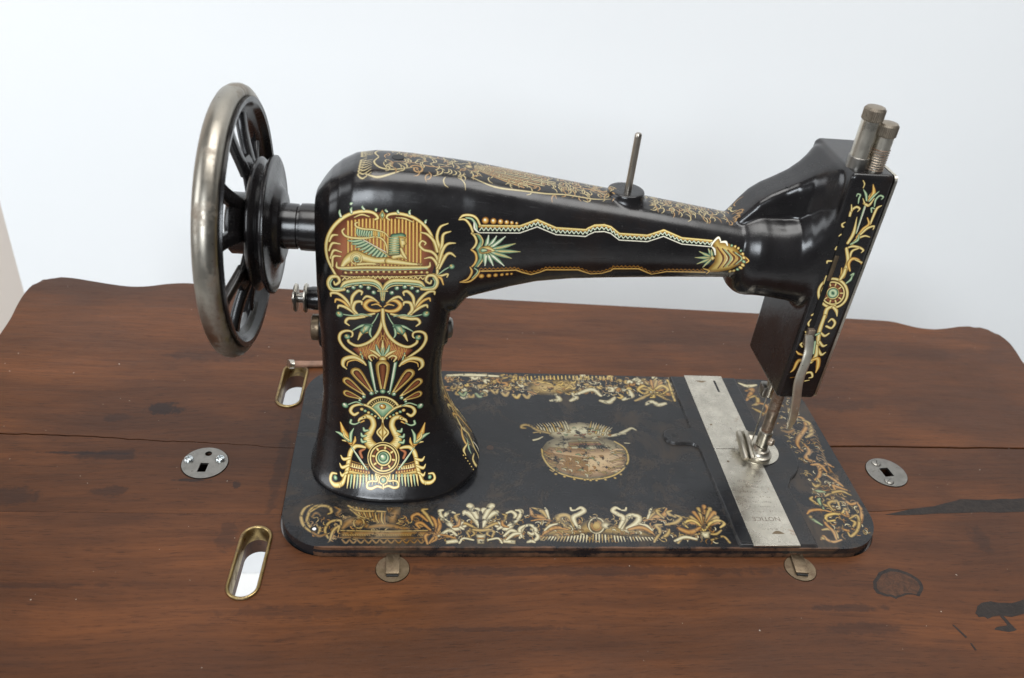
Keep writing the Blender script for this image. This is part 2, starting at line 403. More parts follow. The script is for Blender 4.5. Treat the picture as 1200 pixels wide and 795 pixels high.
# printed inks: edge, body, light (sRGB)
INK = {
    'g': ((134, 98, 40), (212, 184, 108), (238, 222, 160)),     # gold
    'o': ((116, 68, 26), (200, 150, 68), (236, 202, 120)),      # orange gold
    't': ((48, 76, 58), (124, 158, 122), (206, 214, 170)),      # verdigris green
    'b': ((52, 26, 16), (104, 56, 34), (132, 78, 48)),          # brown
    'r': ((92, 46, 28), (160, 96, 62), (182, 118, 78)),         # red brown
    'w': ((206, 196, 160), (246, 240, 214), (252, 248, 232)),   # pale line
    'k': ((24, 16, 12), (30, 20, 14), (34, 24, 18)),            # dark line
    'd': ((62, 34, 10), (120, 78, 24), (168, 116, 42)),         # faded amber
    's': ((120, 104, 78), (206, 196, 166), (232, 226, 204)),    # silvered
    'm': ((70, 48, 26), (176, 134, 74), (216, 190, 136)),       # worn gold
}
class Print:
    def __init__(self, name, x0, y0, x1, y1, ppm, mp=None, unit=None):
        self.name, self.x0, self.y0, self.x1, self.y1, self.ppm = name, x0, y0, x1, y1, ppm
        self.W, self.H = int((x1-x0)*ppm), int((y1-y0)*ppm)
        self.A = np.zeros((self.H, self.W, 4), np.float32)
        self.mp, self.unit = mp, unit or (lambda P: P)
        self.mir = None; self.fat = 1.06
    def xy(self, P):
        P = self.unit(np.atleast_2d(np.array(P, float)))
        if self.mp: P = self.mp(P)
        return (P - (self.x0, self.y0))*self.ppm
    def comp(self, i0, j0, rgb, a):
        h, w = a.shape; T = self.A[j0:j0+h, i0:i0+w]
        oa = T[..., 3]; na = a + oa*(1-a)
        T[..., :3] = (rgb*a[..., None] + T[..., :3]*(oa*(1-a))[..., None])/np.maximum(na, 1e-5)[..., None]
        T[..., 3] = na
    def grid(self, lo, hi):
        i0, j0 = max(0, int(lo[0])-1), max(0, int(lo[1])-1); i1, j1 = min(self.W, int(hi[0])+2), min(self.H, int(hi[1])+2)
        if i1 <= i0 or j1 <= j0: return None
        return i0, j0, np.arange(i0, i1)[None, :]+.5, np.arange(j0, j1)[:, None]+.5
    def s(self, pts, w, ink='g', curve=True, out=1.0, n=6):
        """tapered stroke; w = one half-width or a list spread along the line (drawing units)"""
        pts = [tuple(p) for p in pts]
        self._s(pts, w, ink, curve, out, n)
        if self.mir is not None: self._s([(2*self.mir-x, y) for x, y in pts], w, ink, curve, out, n)
    def _s(self, pts, w, ink, curve, out, n):
        C = np.array(crom(pts, n) if curve and len(pts) > 2 else pts, float)
        Q = self.xy(C); k = len(Q)
        ws = np.atleast_1d(np.array(w, float)); R = np.interp(np.linspace(0, 1, k), np.linspace(0, 1, len(ws)), ws) if len(ws) > 1 else np.full(k, ws[0])
        L = np.linalg.norm(np.diff(C, axis=0), axis=1).sum(); Lq = np.linalg.norm(np.diff(Q, axis=0), axis=1).sum()
        # drawing-unit widths to pixels: mean of the two local scales
        e = .01*max(L, 1); J = [np.linalg.norm(self.xy(C[k//2]+d) - self.xy(C[k//2])) / e for d in (np.array((e, 0)), np.array((0, e)))]
        R = np.maximum(R*(.5*(J[0]+J[1]))*self.fat, .35)
        ow = out*.55
        g = self.grid(Q.min(0)-R.max()-ow-1, Q.max(0)+R.max()+ow+1)
        if g is None: return
        i0, j0, X, Y = g
        best = np.full((Y.shape[0], X.shape[1]), 1e9, np.float32); sd = best.copy()
        for a, b, ra, rb in zip(Q[:-1], Q[1:], R[:-1], R[1:]):
            d = b-a; l2 = d@d + 1e-9
            t = np.clip(((X-a[0])*d[0] + (Y-a[1])*d[1])/l2, 0, 1)
            D = np.hypot(X-a[0]-t*d[0], Y-a[1]-t*d[1]); r = ra + t*(rb-ra)
            sd = np.minimum(sd, D-r); best = np.minimum(best, D/r)
        self.paint(i0, j0, sd, best, ink, ow)
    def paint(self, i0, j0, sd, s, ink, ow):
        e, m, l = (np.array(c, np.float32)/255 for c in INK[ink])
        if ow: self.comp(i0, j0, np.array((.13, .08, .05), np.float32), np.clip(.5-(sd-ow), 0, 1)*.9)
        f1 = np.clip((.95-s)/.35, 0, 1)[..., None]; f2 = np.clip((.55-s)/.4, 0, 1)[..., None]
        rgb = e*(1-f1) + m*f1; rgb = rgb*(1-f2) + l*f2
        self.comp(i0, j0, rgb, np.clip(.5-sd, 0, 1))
    def f(self, pts, ink='r', curve=False, shade_=.0, pat=None):
        """filled outline"""
        pts = [tuple(p) for p in pts]
        for mm in ((False, True) if self.mir is not None else (False,)):
            P = [(2*self.mir-x, y) for x, y in pts] if mm else pts
            C = np.array(crom(P + [P[0]], 5) if curve else P, float); Q = self.xy(C)
            g = self.grid(Q.min(0)-1, Q.max(0)+1)
            if g is None: continue
            i0, j0, X, Y = g
            ins = np.zeros((Y.shape[0], X.shape[1]), bool); D = np.full(ins.shape, 1e9)
            for a, b in zip(Q, np.roll(Q, -1, 0)):
                cond = (a[1] > Y) != (b[1] > Y)
                xi = (b[0]-a[0])*(Y-a[1])/((b[1]-a[1]) if abs(b[1]-a[1]) > 1e-9 else 1e-9) + a[0]
                ins ^= cond & (X < xi)
                d = b-a; t = np.clip(((X-a[0])*d[0]+(Y-a[1])*d[1])/(d@d+1e-9), 0, 1)
                D = np.minimum(D, np.hypot(X-a[0]-t*d[0], Y-a[1]-t*d[1]))
            sd = np.where(ins, -D, D); m = D[ins].max() if ins.any() else 1
            s = np.where(ins, 1-D/max(m, 1e-3)*(1.0 + shade_), 1)
            self.paint(i0, j0, sd, np.clip(s, 0, 1), ink, .45)
    def c(self, x, y, r, ink='g', out=1.0): self.s([(x, y), (x+.01, y+.01)], r, ink, False, out)
    def ring(self, x, y, r, w, ink='g', out=.6, a0=0, a1=360):
        n = 40; self.s([(x + r*math.cos(math.radians(a0+(a1-a0)*k/n)), y + r*math.sin(math.radians(a0+(a1-a0)*k/n))) for k in range(n+1)], w, ink, False, out)
    def petal(self, x0, y0, x1, y1, w, ink='g', inner=None):
        P = [(x0+(x1-x0)*t, y0+(y1-y0)*t) for t in np.linspace(0, 1, 9)]
        self.s(P, [w*.22, w*.34, w*.46, w*.58, w*.70, w*.80, w*.82], ink, False)
        if inner:
            P = [(x0+(x1-x0)*t, y0+(y1-y0)*t) for t in np.linspace(.14, .97, 9)]
            self.s(P, [w*.06, w*.14, w*.22, w*.30, w*.38, w*.45, w*.44], inner, False, .3)
    def blade(self, x0, y0, x1, y1, w, ink='g', bend=0.0):
        mx, my = (x0+x1)/2 - (y1-y0)*bend, (y0+y1)/2 + (x1-x0)*bend
        self.s([(x0, y0), (mx, my), (x1, y1)], [w*.5, w, w*.85, w*.12], ink)
    def scroll(self, x, y, r, turns=1.2, a0=0, d=1, w=None, ink='g', ball=True):
        n = int(22*turns)+6; w = w or r*.2; P = []
        for k in range(n+1):
            t = k/n; a = math.radians(a0) + d*2*math.pi*turns*t; rr = r*(1-.75*t); P.append((x+rr*math.cos(a), y+rr*math.sin(a)))
        self.s(P, [w, w*1.1, w*.6], ink, False)
        if ball: self.c(x, y, r*.30, ink)
    def acanthus(self, pts, w, ink='g', side=1, lobes=4, size=None):
        """a curling stem with lobed leaves on its outer side"""
        C = np.array(crom(pts, 8)); size = size or w*4
        n = len(C)
        for q in range(lobes):
            i = int((q+.8)/(lobes+.6)*(n-3)); p = C[i]; t = C[i+2]-C[i]; t = t/np.linalg.norm(t)
            nrm = np.array((-t[1], t[0]))*side; sz = size*(1-.45*q/lobes)
            self.s([tuple(p), tuple(p + t*sz*.35 + nrm*sz*.55), tuple(p + t*sz*.95 + nrm*sz*.75), tuple(p + t*sz*1.15 + nrm*sz*.42)], [w*.8, w*.95, w*.75, w*.35], ink)
        self.s(pts, [w*1.1, w, w*.8, w*.5], ink)
    def image(self):
        im = bpy.data.images.new(self.name, self.W, self.H, alpha=True)
        A = self.A.copy(); im.alpha_mode = 'STRAIGHT'
        im.pixels.foreach_set(A.ravel()); im.update(); im.pack()
        return im

# --- the print on the pillar: medallion with a sphinx, scrolls, palmette, serpents and shield
pil = Print('pillar_print', 14, 5, 112, 200, 9, pmap('pillar'), lambda P: P/6.117 + (370, 230)); pil.fat = .98
def medallion(p):
    p.f([(80, 400), (82, 310), (105, 240), (160, 175), (240, 130), (340, 108), (480, 104), (610, 122), (710, 155), (785, 215), (835, 290), (862, 380), (858, 480), (830, 570), (700, 612), (480, 630), (260, 612), (150, 580), (100, 490)], 'r')
    for k in range(21):
        x = 232 + k*26; top = 145 + abs(x-490)**2*.00042 + 8; p.s([(x, top), (x, 520)], 8.0, 'o', False, .5)
    # frame
    p.s([(165, 600), (120, 520), (84, 440), (74, 360), (90, 285), (130, 218), (190, 162), (265, 122), (350, 104), (415, 112), (446, 145), (425, 158)], [10, 12, 13, 13, 13, 12, 11, 8], 'g')
    p.s([(530, 158), (508, 140), (530, 116), (600, 112), (690, 140), (765, 195), (820, 265), (852, 350), (866, 400)], [6, 9, 12, 13, 13, 12, 12], 'g')
    p.s([(275, 150), (330, 128), (385, 140)], [3, 7, 4], 'g'); p.s([(575, 140), (640, 150), (700, 180)], [3, 7, 4], 'g')
    p.f([(477, 82), (503, 124), (477, 170), (452, 124)], 'g'); p.f([(477, 100), (490, 124), (477, 150), (464, 124)], 't')
    for x, y, dx, dy in ((180, 150, -6, -42), (255, 118, 4, -34), (345, 90, -10, -22), (430, 92, 8, -14), (510, 96, -6, -14), (592, 104, 0, -18), (672, 118, 6, -28), (785, 190, 10, -20), (250, 62, 14, -8)):
        p.s([(x, y), (x+dx*.6-5, y+dy*.6), (x+dx, y+dy)], [9, 9, 4], 't'); p.s([(x+4, y), (x+dx*.5, y+dy*.5)], [4, 2], 'w', False, 0)
    # left inner leaves
    for a in (((98, 320), (120, 280), (158, 276)), ((95, 385), (120, 335), (175, 340)), ((105, 440), (130, 385), (185, 400)), ((120, 500), (125, 430), (180, 430))):
        p.s(a, [7, 10, 5], 'g')
    # scrolls on the right
    p.s([(868, 520), (872, 450), (835, 405), (775, 388), (745, 352), (762, 322), (790, 338), (780, 352)], [9, 12, 12, 11, 9, 7, 5], 'g')
    p.s([(872, 400), (850, 330), (800, 275), (752, 258)], [12, 13, 10, 5], 'g')
    p.s([(872, 560), (868, 490), (830, 445), (778, 452)], [10, 12, 10, 4], 'g')
    for a in (((868, 520), (905, 430), (870, 310), (890, 230), (948, 204)), ((880, 470), (905, 350), (915, 280), (968, 258)), ((885, 480), (910, 390), (945, 345), (1002, 336)), ((885, 520), (930, 430), (965, 408), (1002, 428))):
        p.s(a, [8, 13, 12, 10, 4], 'g')
    p.s([(880, 560), (930, 520), (975, 496)], [5, 6, 4], 't'); p.c(975, 498, 20, 't'); p.c(970, 492, 8, 'g', 0)
    p.s([(840, 560), (890, 570), (945, 552), (940, 575)], [6, 10, 8, 4], 'g'); p.s([(850, 575), (895, 585), (915, 630)], [6, 11, 5], 'o')
    # wings
    for k in range(10):
        t = k/9; sx, sy = 335+t*172, 312+t*110; ex, ey = 232+t*250, 318+t*148 + 26*math.sin(t*3)
        p.s([(sx, sy), ((sx+ex)/2-4, (sy+ey)/2+8), (ex, ey)], [11, 12, 5], 't', True, .8)
    for k in range(8): p.c(352+k*20, 316+k*13.2, 7, 'o', .6)
    p.s([(330, 306), (420, 360), (515, 428)], [5, 5, 4], 'g'); p.s([(318, 300), (400, 346), (505, 405)], [3, 3], 'w', True, .3)
    p.s([(205, 232), (190, 252), (215, 285), (280, 300), (360, 300), (430, 288), (478, 306), (505, 350), (515, 410)], [6, 8, 10, 10, 9, 8, 8, 7, 5], 'g')
    for k in range(6): p.s([(300+k*17, 230+k*4), (296+k*16, 262+k*3), (305+k*15, 286+k*1)], [8, 8, 4], 't', True, .6)
    for k in range(4): p.s([(400+k*26, 238+k*5), (400+k*26, 282)], 8, 'o' if k % 2 else 't', False, .6)
    p.s([(303, 186), (284, 192), (290, 215), (340, 232), (420, 236), (490, 255), (522, 290)], [5, 8, 9, 8, 7, 5], 'g')
    # body
    p.s([(190, 500), (225, 460), (285, 430), (350, 450), (430, 470), (520, 465)], [14, 30, 44, 34, 28, 26], 'g')
    p.ring(290, 455, 38, 6, 'g'); p.scroll(292, 455, 22, 1.1, 40, 1, 5, 't')
    p.s([(300, 495), (380, 492), (455, 497)], [12, 11, 8], 'g'); p.s([(520, 470), (600, 480), (690, 492), (760, 494)], [26, 22, 13, 8], 'g')
    p.s([(560, 440), (610, 430), (650, 450)], [20, 22, 10], 'g')
    for k in range(4): p.s([(730+k*9, 485), (736+k*9, 500)], 2, 'b', False, 0); p.s([(430+k*8, 488), (436+k*8, 502)], 2, 'b', False, 0)
    # head
    p.f([(524, 300), (545, 264), (620, 256), (648, 272), (646, 300), (612, 305), (606, 340), (604, 425), (522, 430)], 't')
    for k in range(8): p.s([(526, 292+k*18), (598, 290+k*18)], 3, 'g', False, .6)
    p.f([(596, 286), (642, 296), (644, 322), (652, 342), (640, 352), (636, 372), (612, 374), (602, 340)], 'g')
    p.s([(618, 312), (634, 312)], 2.5, 'k', False, 0); p.s([(628, 356), (640, 355)], 2, 'k', False, 0); p.s([(596, 285), (646, 292)], 4, 'o', False, .5)
    p.s([(612, 378), (630, 420), (650, 450)], [10, 14, 8], 'g')
    # plinth
    p.s([(150, 470), (162, 512), (300, 518), (500, 520), (700, 518), (808, 512), (820, 478)], [4, 12, 12, 12, 12, 12, 4], 'g'); p.s([(180, 524), (800, 524)], 4.5, 't', False, 0)
    p.s([(205, 552), (800, 552)], 16, 'b', False, .5)
    for k in range(16): p.c(214+k*39, 551, 11, 'g')
    p.s([(180, 572), (815, 572)], 4, 'g', False, .6)
    p.s([(200, 592), (800, 592)], 13, 'b', False, .4)
    p.s([(190+k*17, 584 if k % 2 else 603) for k in range(37)], 5, 'g', False, .6)
    p.s([(185, 655), (212, 622), (300, 612), (400, 614), (450, 640), (480, 690), (512, 640), (560, 614), (660, 612), (745, 622), (775, 655)], [12, 16, 17, 17, 18, 18, 18, 17, 17, 16, 12], 'g')
    p.s([(190, 660), (225, 640), (300, 632), (400, 634), (450, 658), (480, 704), (512, 658), (560, 634), (660, 632), (740, 640), (770, 660)], 9, 't', True, .3)
    p.s([(215, 655), (300, 646), (400, 650), (450, 676), (480, 712), (512, 676), (560, 650), (660, 646), (750, 655)], 4, 'g', True, .3)
    for x, d in ((140, 1), (820, -1)):
        p.s([(x-d*(-60), 668), (x-d*20, 668), (x-d*50, 620), (x-d*30, 575), (x+d*15, 575), (x+d*30, 610), (x, 630), (x-d*10, 608)], [14, 15, 15, 13, 11, 9, 6], 'g')
        p.s([(x-d*(-50), 660), (x-d*15, 655), (x-d*36, 618), (x-d*20, 588)], [6, 7, 6, 4], 't', True, .3)
medallion(pil)
def column(p):
    p.mir = 480
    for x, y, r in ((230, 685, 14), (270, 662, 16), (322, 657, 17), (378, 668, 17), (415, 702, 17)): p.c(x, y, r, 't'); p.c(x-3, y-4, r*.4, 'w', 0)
    D = 673
    q = lambda *a: [(x, y+D) for x, y in a]
    p.f(q((452, 18), (508, 18), (500, 50), (486, 98), (474, 98), (460, 50)), 't')
    for x in (464, 478): p.s(q((x, 25), (x+6, 85)), 3, 'g', False, .3)
    p.s(q((445, 18), (515, 18)), 5, 'g', False)
    # scrolls either side of the neck
    p.s(q((478, 150), (430, 160), (380, 150), (352, 118), (378, 88), (420, 84), (452, 104)), [8, 14, 17, 18, 16, 12, 6], 'o')
    p.s(q((440, 92), (400, 66), (362, 56), (336, 78)), [5, 11, 11, 5], 'g')
    p.s(q((400, 118), (440, 112), (470, 130)), [5, 8, 5], 'o')
    # leaf spray
    p.s(q((420, 178), (360, 190), (300, 188), (262, 150), (246, 100)), [8, 13, 14, 13, 8], 'g')
    for a, w, i in ((((262, 150), (215, 70), (160, 22), (112, 14), (108, 36)), 13, 'g'), (((258, 160), (205, 90), (150, 62), (138, 82)), 12, 'o'), (((268, 165), (215, 125), (168, 108), (158, 126)), 12, 'g'), (((255, 120), (262, 55), (300, 16), (330, 22), (326, 44)), 13, 'g'), (((300, 180), (268, 140), (282, 96), (324, 92), (330, 112)), 14, 'g'), (((350, 200), (280, 205), (232, 205), (214, 230), (240, 254)), 13, 'g')):
        p.s(q(*a), [w*.6, w, w*.95, w*.75, w*.4], i)
    p.s(q((400, 196), (330, 180), (270, 188), (180, 168)), [4, 6, 6, 4], 't'); p.c(170, 168+D, 24, 't'); p.c(164, 160+D, 9, 'g', 0)
    # hanging flowers
    p.s(q((448, 178), (420, 230), (378, 282)), [4, 5, 5], 't')
    p.s(q((395, 262), (330, 262), (262, 292)), [14, 12, 3], 't'); p.s(q((372, 300), (330, 310), (302, 360)), [16, 16, 4], 'g'); p.s(q((390, 280), (388, 320), (402, 348)), [12, 9, 3], 't'); p.f(q((400, 258), (352, 252), (312, 290), (336, 322), (380, 300)), 't'); p.s(q((350, 270), (340, 305)), [3, 4], 'g', False, .4)
    # pointed arch filled with lattice
    p.f(q((480, 180), (470, 270), (430, 345), (370, 392), (300, 405), (262, 420), (318, 478), (360, 500), (420, 490), (480, 506)), 'r')
    for k in range(7): p.s(q((300+k*28, 400+k*2-max(0, k-3)*34), (345+k*24, 500)), 2, 'o', False, 0); p.s(q((480-k*26, 330+k*14), (400-k*14, 480)), 2, 'o', False, 0)
    p.s(q((480, 150), (474, 240), (440, 325), (380, 380), (300, 402), (240, 372), (232, 340)), [13, 12, 13, 13, 12, 11, 8], 'g')
    p.s(q((232, 340), (262, 330), (258, 300), (215, 290), (178, 306), (172, 350), (205, 405), (262, 450), (330, 495)), [5, 6, 8, 10, 11, 12, 12, 10, 6], 'g')
    p.c(226, 332+D, 21, 't'); p.c(220, 324+D, 9, 'g', 0)
    p.s(q((480, 500), (480, 440), (480, 366)), [10, 20, 3], 'g'); p.s(q((480, 490), (445, 440), (432, 396)), [6, 14, 3], 't'); p.s(q((475, 490), (425, 452), (384, 432)), [6, 13, 3], 'g'); p.s(q((480, 480), (470, 420)), [6, 4], 't', False, .4)
    p.c(480, 498+D, 26, 'g'); p.s(q((400, 510), (382, 480), (410, 470), (440, 488)), [6, 9, 9, 5], 'g')
    p.s(q((338, 500), (330, 470), (322, 445)), [6, 6, 4], 't'); p.c(322, 462+D, 9, 'g')
    # turned-over leaf and green stems
    p.s(q((360, 540), (330, 508), (270, 480), (208, 490), (196, 530), (222, 560)), [6, 13, 17, 16, 13, 5], 'g'); p.s(q((340, 530), (290, 502), (235, 510), (225, 540)), [3, 6, 6, 3], 'o', True, .3)
    p.f(q((372, 505), (402, 520), (440, 745), (425, 748), (392, 620)), 't'); p.s(q((392, 520), (432, 740)), [3, 2], 'w', False, 0)
    # palmette
    for x0, y0, x1, y1, w in ((475, 735, 480, 542, 58), (410, 742, 290, 588, 46), (350, 752, 226, 646, 38), (326, 778, 224, 734, 32)):
        if x0 != 475: p.petal(x0, y0+D, x1, y1+D, w, 'g', 'b')
    p.mir = None; p.petal(480, 735+D, 480, 545+D, 56, 'g', 'b'); p.mir = 480
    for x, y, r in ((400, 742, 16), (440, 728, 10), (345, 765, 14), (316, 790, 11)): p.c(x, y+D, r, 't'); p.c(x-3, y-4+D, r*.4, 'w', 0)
    p.c(480, 726+D, 20, 't')
    # fan
    E = 1407
    q = lambda *a: [(x, y+E) for x, y in a]
    p.mir = None
    n = 24; arc = lambda r0, a0, a1, cy=150: [(480 + r0*math.cos(math.radians(a0+(a1-a0)*k/n)), cy+E - r0*.92*math.sin(math.radians(a0+(a1-a0)*k/n))) for k in range(n+1)]
    p.f(arc(118, 20, 160) + [(480, 200+E)], 't')
    p.s(arc(128, 26, 154), 9, 'g', False); p.s(arc(108, 28, 152), 9, 'k', False, .3)
    for k in range(15):
        a = math.radians(32 + k*8.3); p.s([(480+101*math.cos(a), 150+E-93*math.sin(a)), (480+115*math.cos(a), 150+E-106*math.sin(a))], 2.6, 'g', False, 0)
    p.s(arc(90, 34, 146), 6, 'g', False)
    p.mir = 480
    p.s(q((480, 200), (440, 150), (390, 108), (330, 86), (270, 96), (250, 130), (275, 158), (304, 145)), [5, 7, 9, 10, 11, 13, 13, 8], 'g')
    p.s(q((340, 88), (290, 66), (225, 86)), [5, 6, 5], 't'); p.c(212, 88+E, 22, 't'); p.c(206, 80+E, 8, 'w', 0)
    for k in range(6): p.c(330+k*24, 120+k*13+E, 13-k*.8, 't' if k % 2 else 'g')
    p.mir = None; p.c(480, 102+E, 22, 'o'); p.c(473, 95+E, 8, 'w', 0); p.mir = 480
    p.s(q((480, 180), (476, 240), (440, 288), (470, 330), (480, 352)), [6, 7, 7, 8, 5], 'g'); p.f(q((480, 215), (468, 262), (446, 288), (470, 320), (480, 340)), 'g')
    # serpents
    p.s(q((420, 400), (385, 370), (372, 325), (396, 280), (414, 235), (402, 190), (368, 172), (338, 182)), [36, 36, 30, 24, 21, 20, 19, 15], 'g')
    p.s(q((350, 178), (318, 190), (306, 206)), [14, 11, 6], 'g'); p.s(q((345, 205), (318, 218)), [7, 4], 'o', False); p.c(342, 180+E, 5, 'k', 0)
    p.s(q((318, 212), (280, 228), (250, 218), (254, 196)), [4, 7, 10, 9], 't')
    for y, x, r in ((268, 350, 16), (308, 334, 17), (350, 334, 18)): p.s(q((x+26, y+6), (x, y+8), (x-8, y-12)), [7, 13, 7], 't')
    for k in range(6): p.s(q((366+k*2, 300+k*14), (392+k*2, 304+k*14)), 1.6, 'o', False, 0)
    # lances with flower heads
    p.f(q((232, 478), (300, 505), (378, 520), (378, 600), (300, 598), (214, 580)), 'g')
    p.s(q((236, 492), (300, 515), (372, 528)), 4, 'k', True, 0); p.s(q((232, 540), (300, 560), (380, 574)), 12, 'b', True, .3)
    for k in range(9): p.s(q((240+k*16, 498+k*4.4), (237+k*16, 522+k*4.4)), 3.2, 'b', False, 0)
    for k in range(8): p.f(q((238+k*19, 558+k*4), (247+k*19, 534+k*4), (256+k*19, 560+k*4)), 'o')
    p.s(q((226, 582), (300, 600), (385, 606)), 6, 'g', True)
    p.s(q((352, 400), (318, 390), (280, 392), (250, 430), (236, 490), (222, 560), (196, 620)), [10, 14, 16, 18, 17, 15, 10], 'g')
    p.s(q((330, 470), (318, 430), (350, 412)), [10, 12, 6], 'r')
    p.s(q((366, 556), (310, 480), (252, 388)), [6, 6, 5], 't'); p.s(q((358, 540), (262, 402)), 2, 'w', False, 0)
    p.s(q((256, 384), (236, 355), (190, 345)), [8, 13, 4], 'g'); p.s(q((262, 380), (280, 350), (282, 320)), [7, 11, 4], 'o')
    p.s(q((248, 362), (208, 300), (178, 212)), [18, 27, 4], 'o'); p.s(q((238, 350), (180, 300), (144, 284)), [12, 14, 3], 't'); p.s(q((250, 352), (252, 300), (272, 258)), [11, 13, 3], 't'); p.s(q((240, 345), (206, 316), (200, 280)), [6, 9, 3], 'g')
    # barbed edge
    for a in (((246, 470), (200, 478), (180, 452)), ((236, 520), (190, 534), (172, 506)), ((226, 568), (190, 590), (176, 566))): p.s(q(*a), [9, 12, 4], 'g')
    p.s(q((214, 590), (190, 640), (140, 645), (108, 612), (118, 572), (150, 574)), [9, 15, 15, 12, 9, 6], 'g'); p.c(142, 600+E, 16, 't'); p.s(q((176, 640), (172, 664)), [9, 4], 'g')
    # fringe of blades
    for k in range(11):
        x = 236 + k*21; L = 96 - abs(k-3)*3; p.s(q((x, 590+k*1.2), (x-6+k*1.0, 590+L*.5), (x-12+k*1.4, 590+L)), [9, 8, 2], 't' if k % 2 else 'g')
    p.s(q((460, 600), (430, 590), (440, 640), (400, 640), (372, 650), (368, 684), (400, 694), (440, 680), (480, 694)), [6, 8, 8, 7, 9, 10, 10, 9, 8], 'g')
    # shield
    p.mir = None
    p.c(485, 475+E, 120, 'g'); p.c(485, 475+E, 116, 'g', 0)
    for r, w, i in ((112, 4, 'g'), (104, 3.5, 'k'), (94, 7, 'g'), (85, 3, 'k'), (73, 8, 'b'), (62, 3, 'k'), (52, 7, 'g'), (43, 4, 'k'), (30, 14, 't')): p.ring(485, 475+E, r, w, i, 0)
    for k in range(8):
        a = math.radians(k*45+10); p.s([(485+68*math.cos(a), 475+E+68*math.sin(a)), (485+79*math.cos(a), 475+E+79*math.sin(a))], 9, 'g', False, 0)
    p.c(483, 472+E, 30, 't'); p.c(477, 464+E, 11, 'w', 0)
    p.c(484, 636+E, 24, 't'); p.c(480, 630+E, 9, 'g', 0); p.ring(484, 636+E, 30, 6, 'g'); p.s(q((484, 670), (484, 705)), [10, 3], 'g', False)
column(pil)

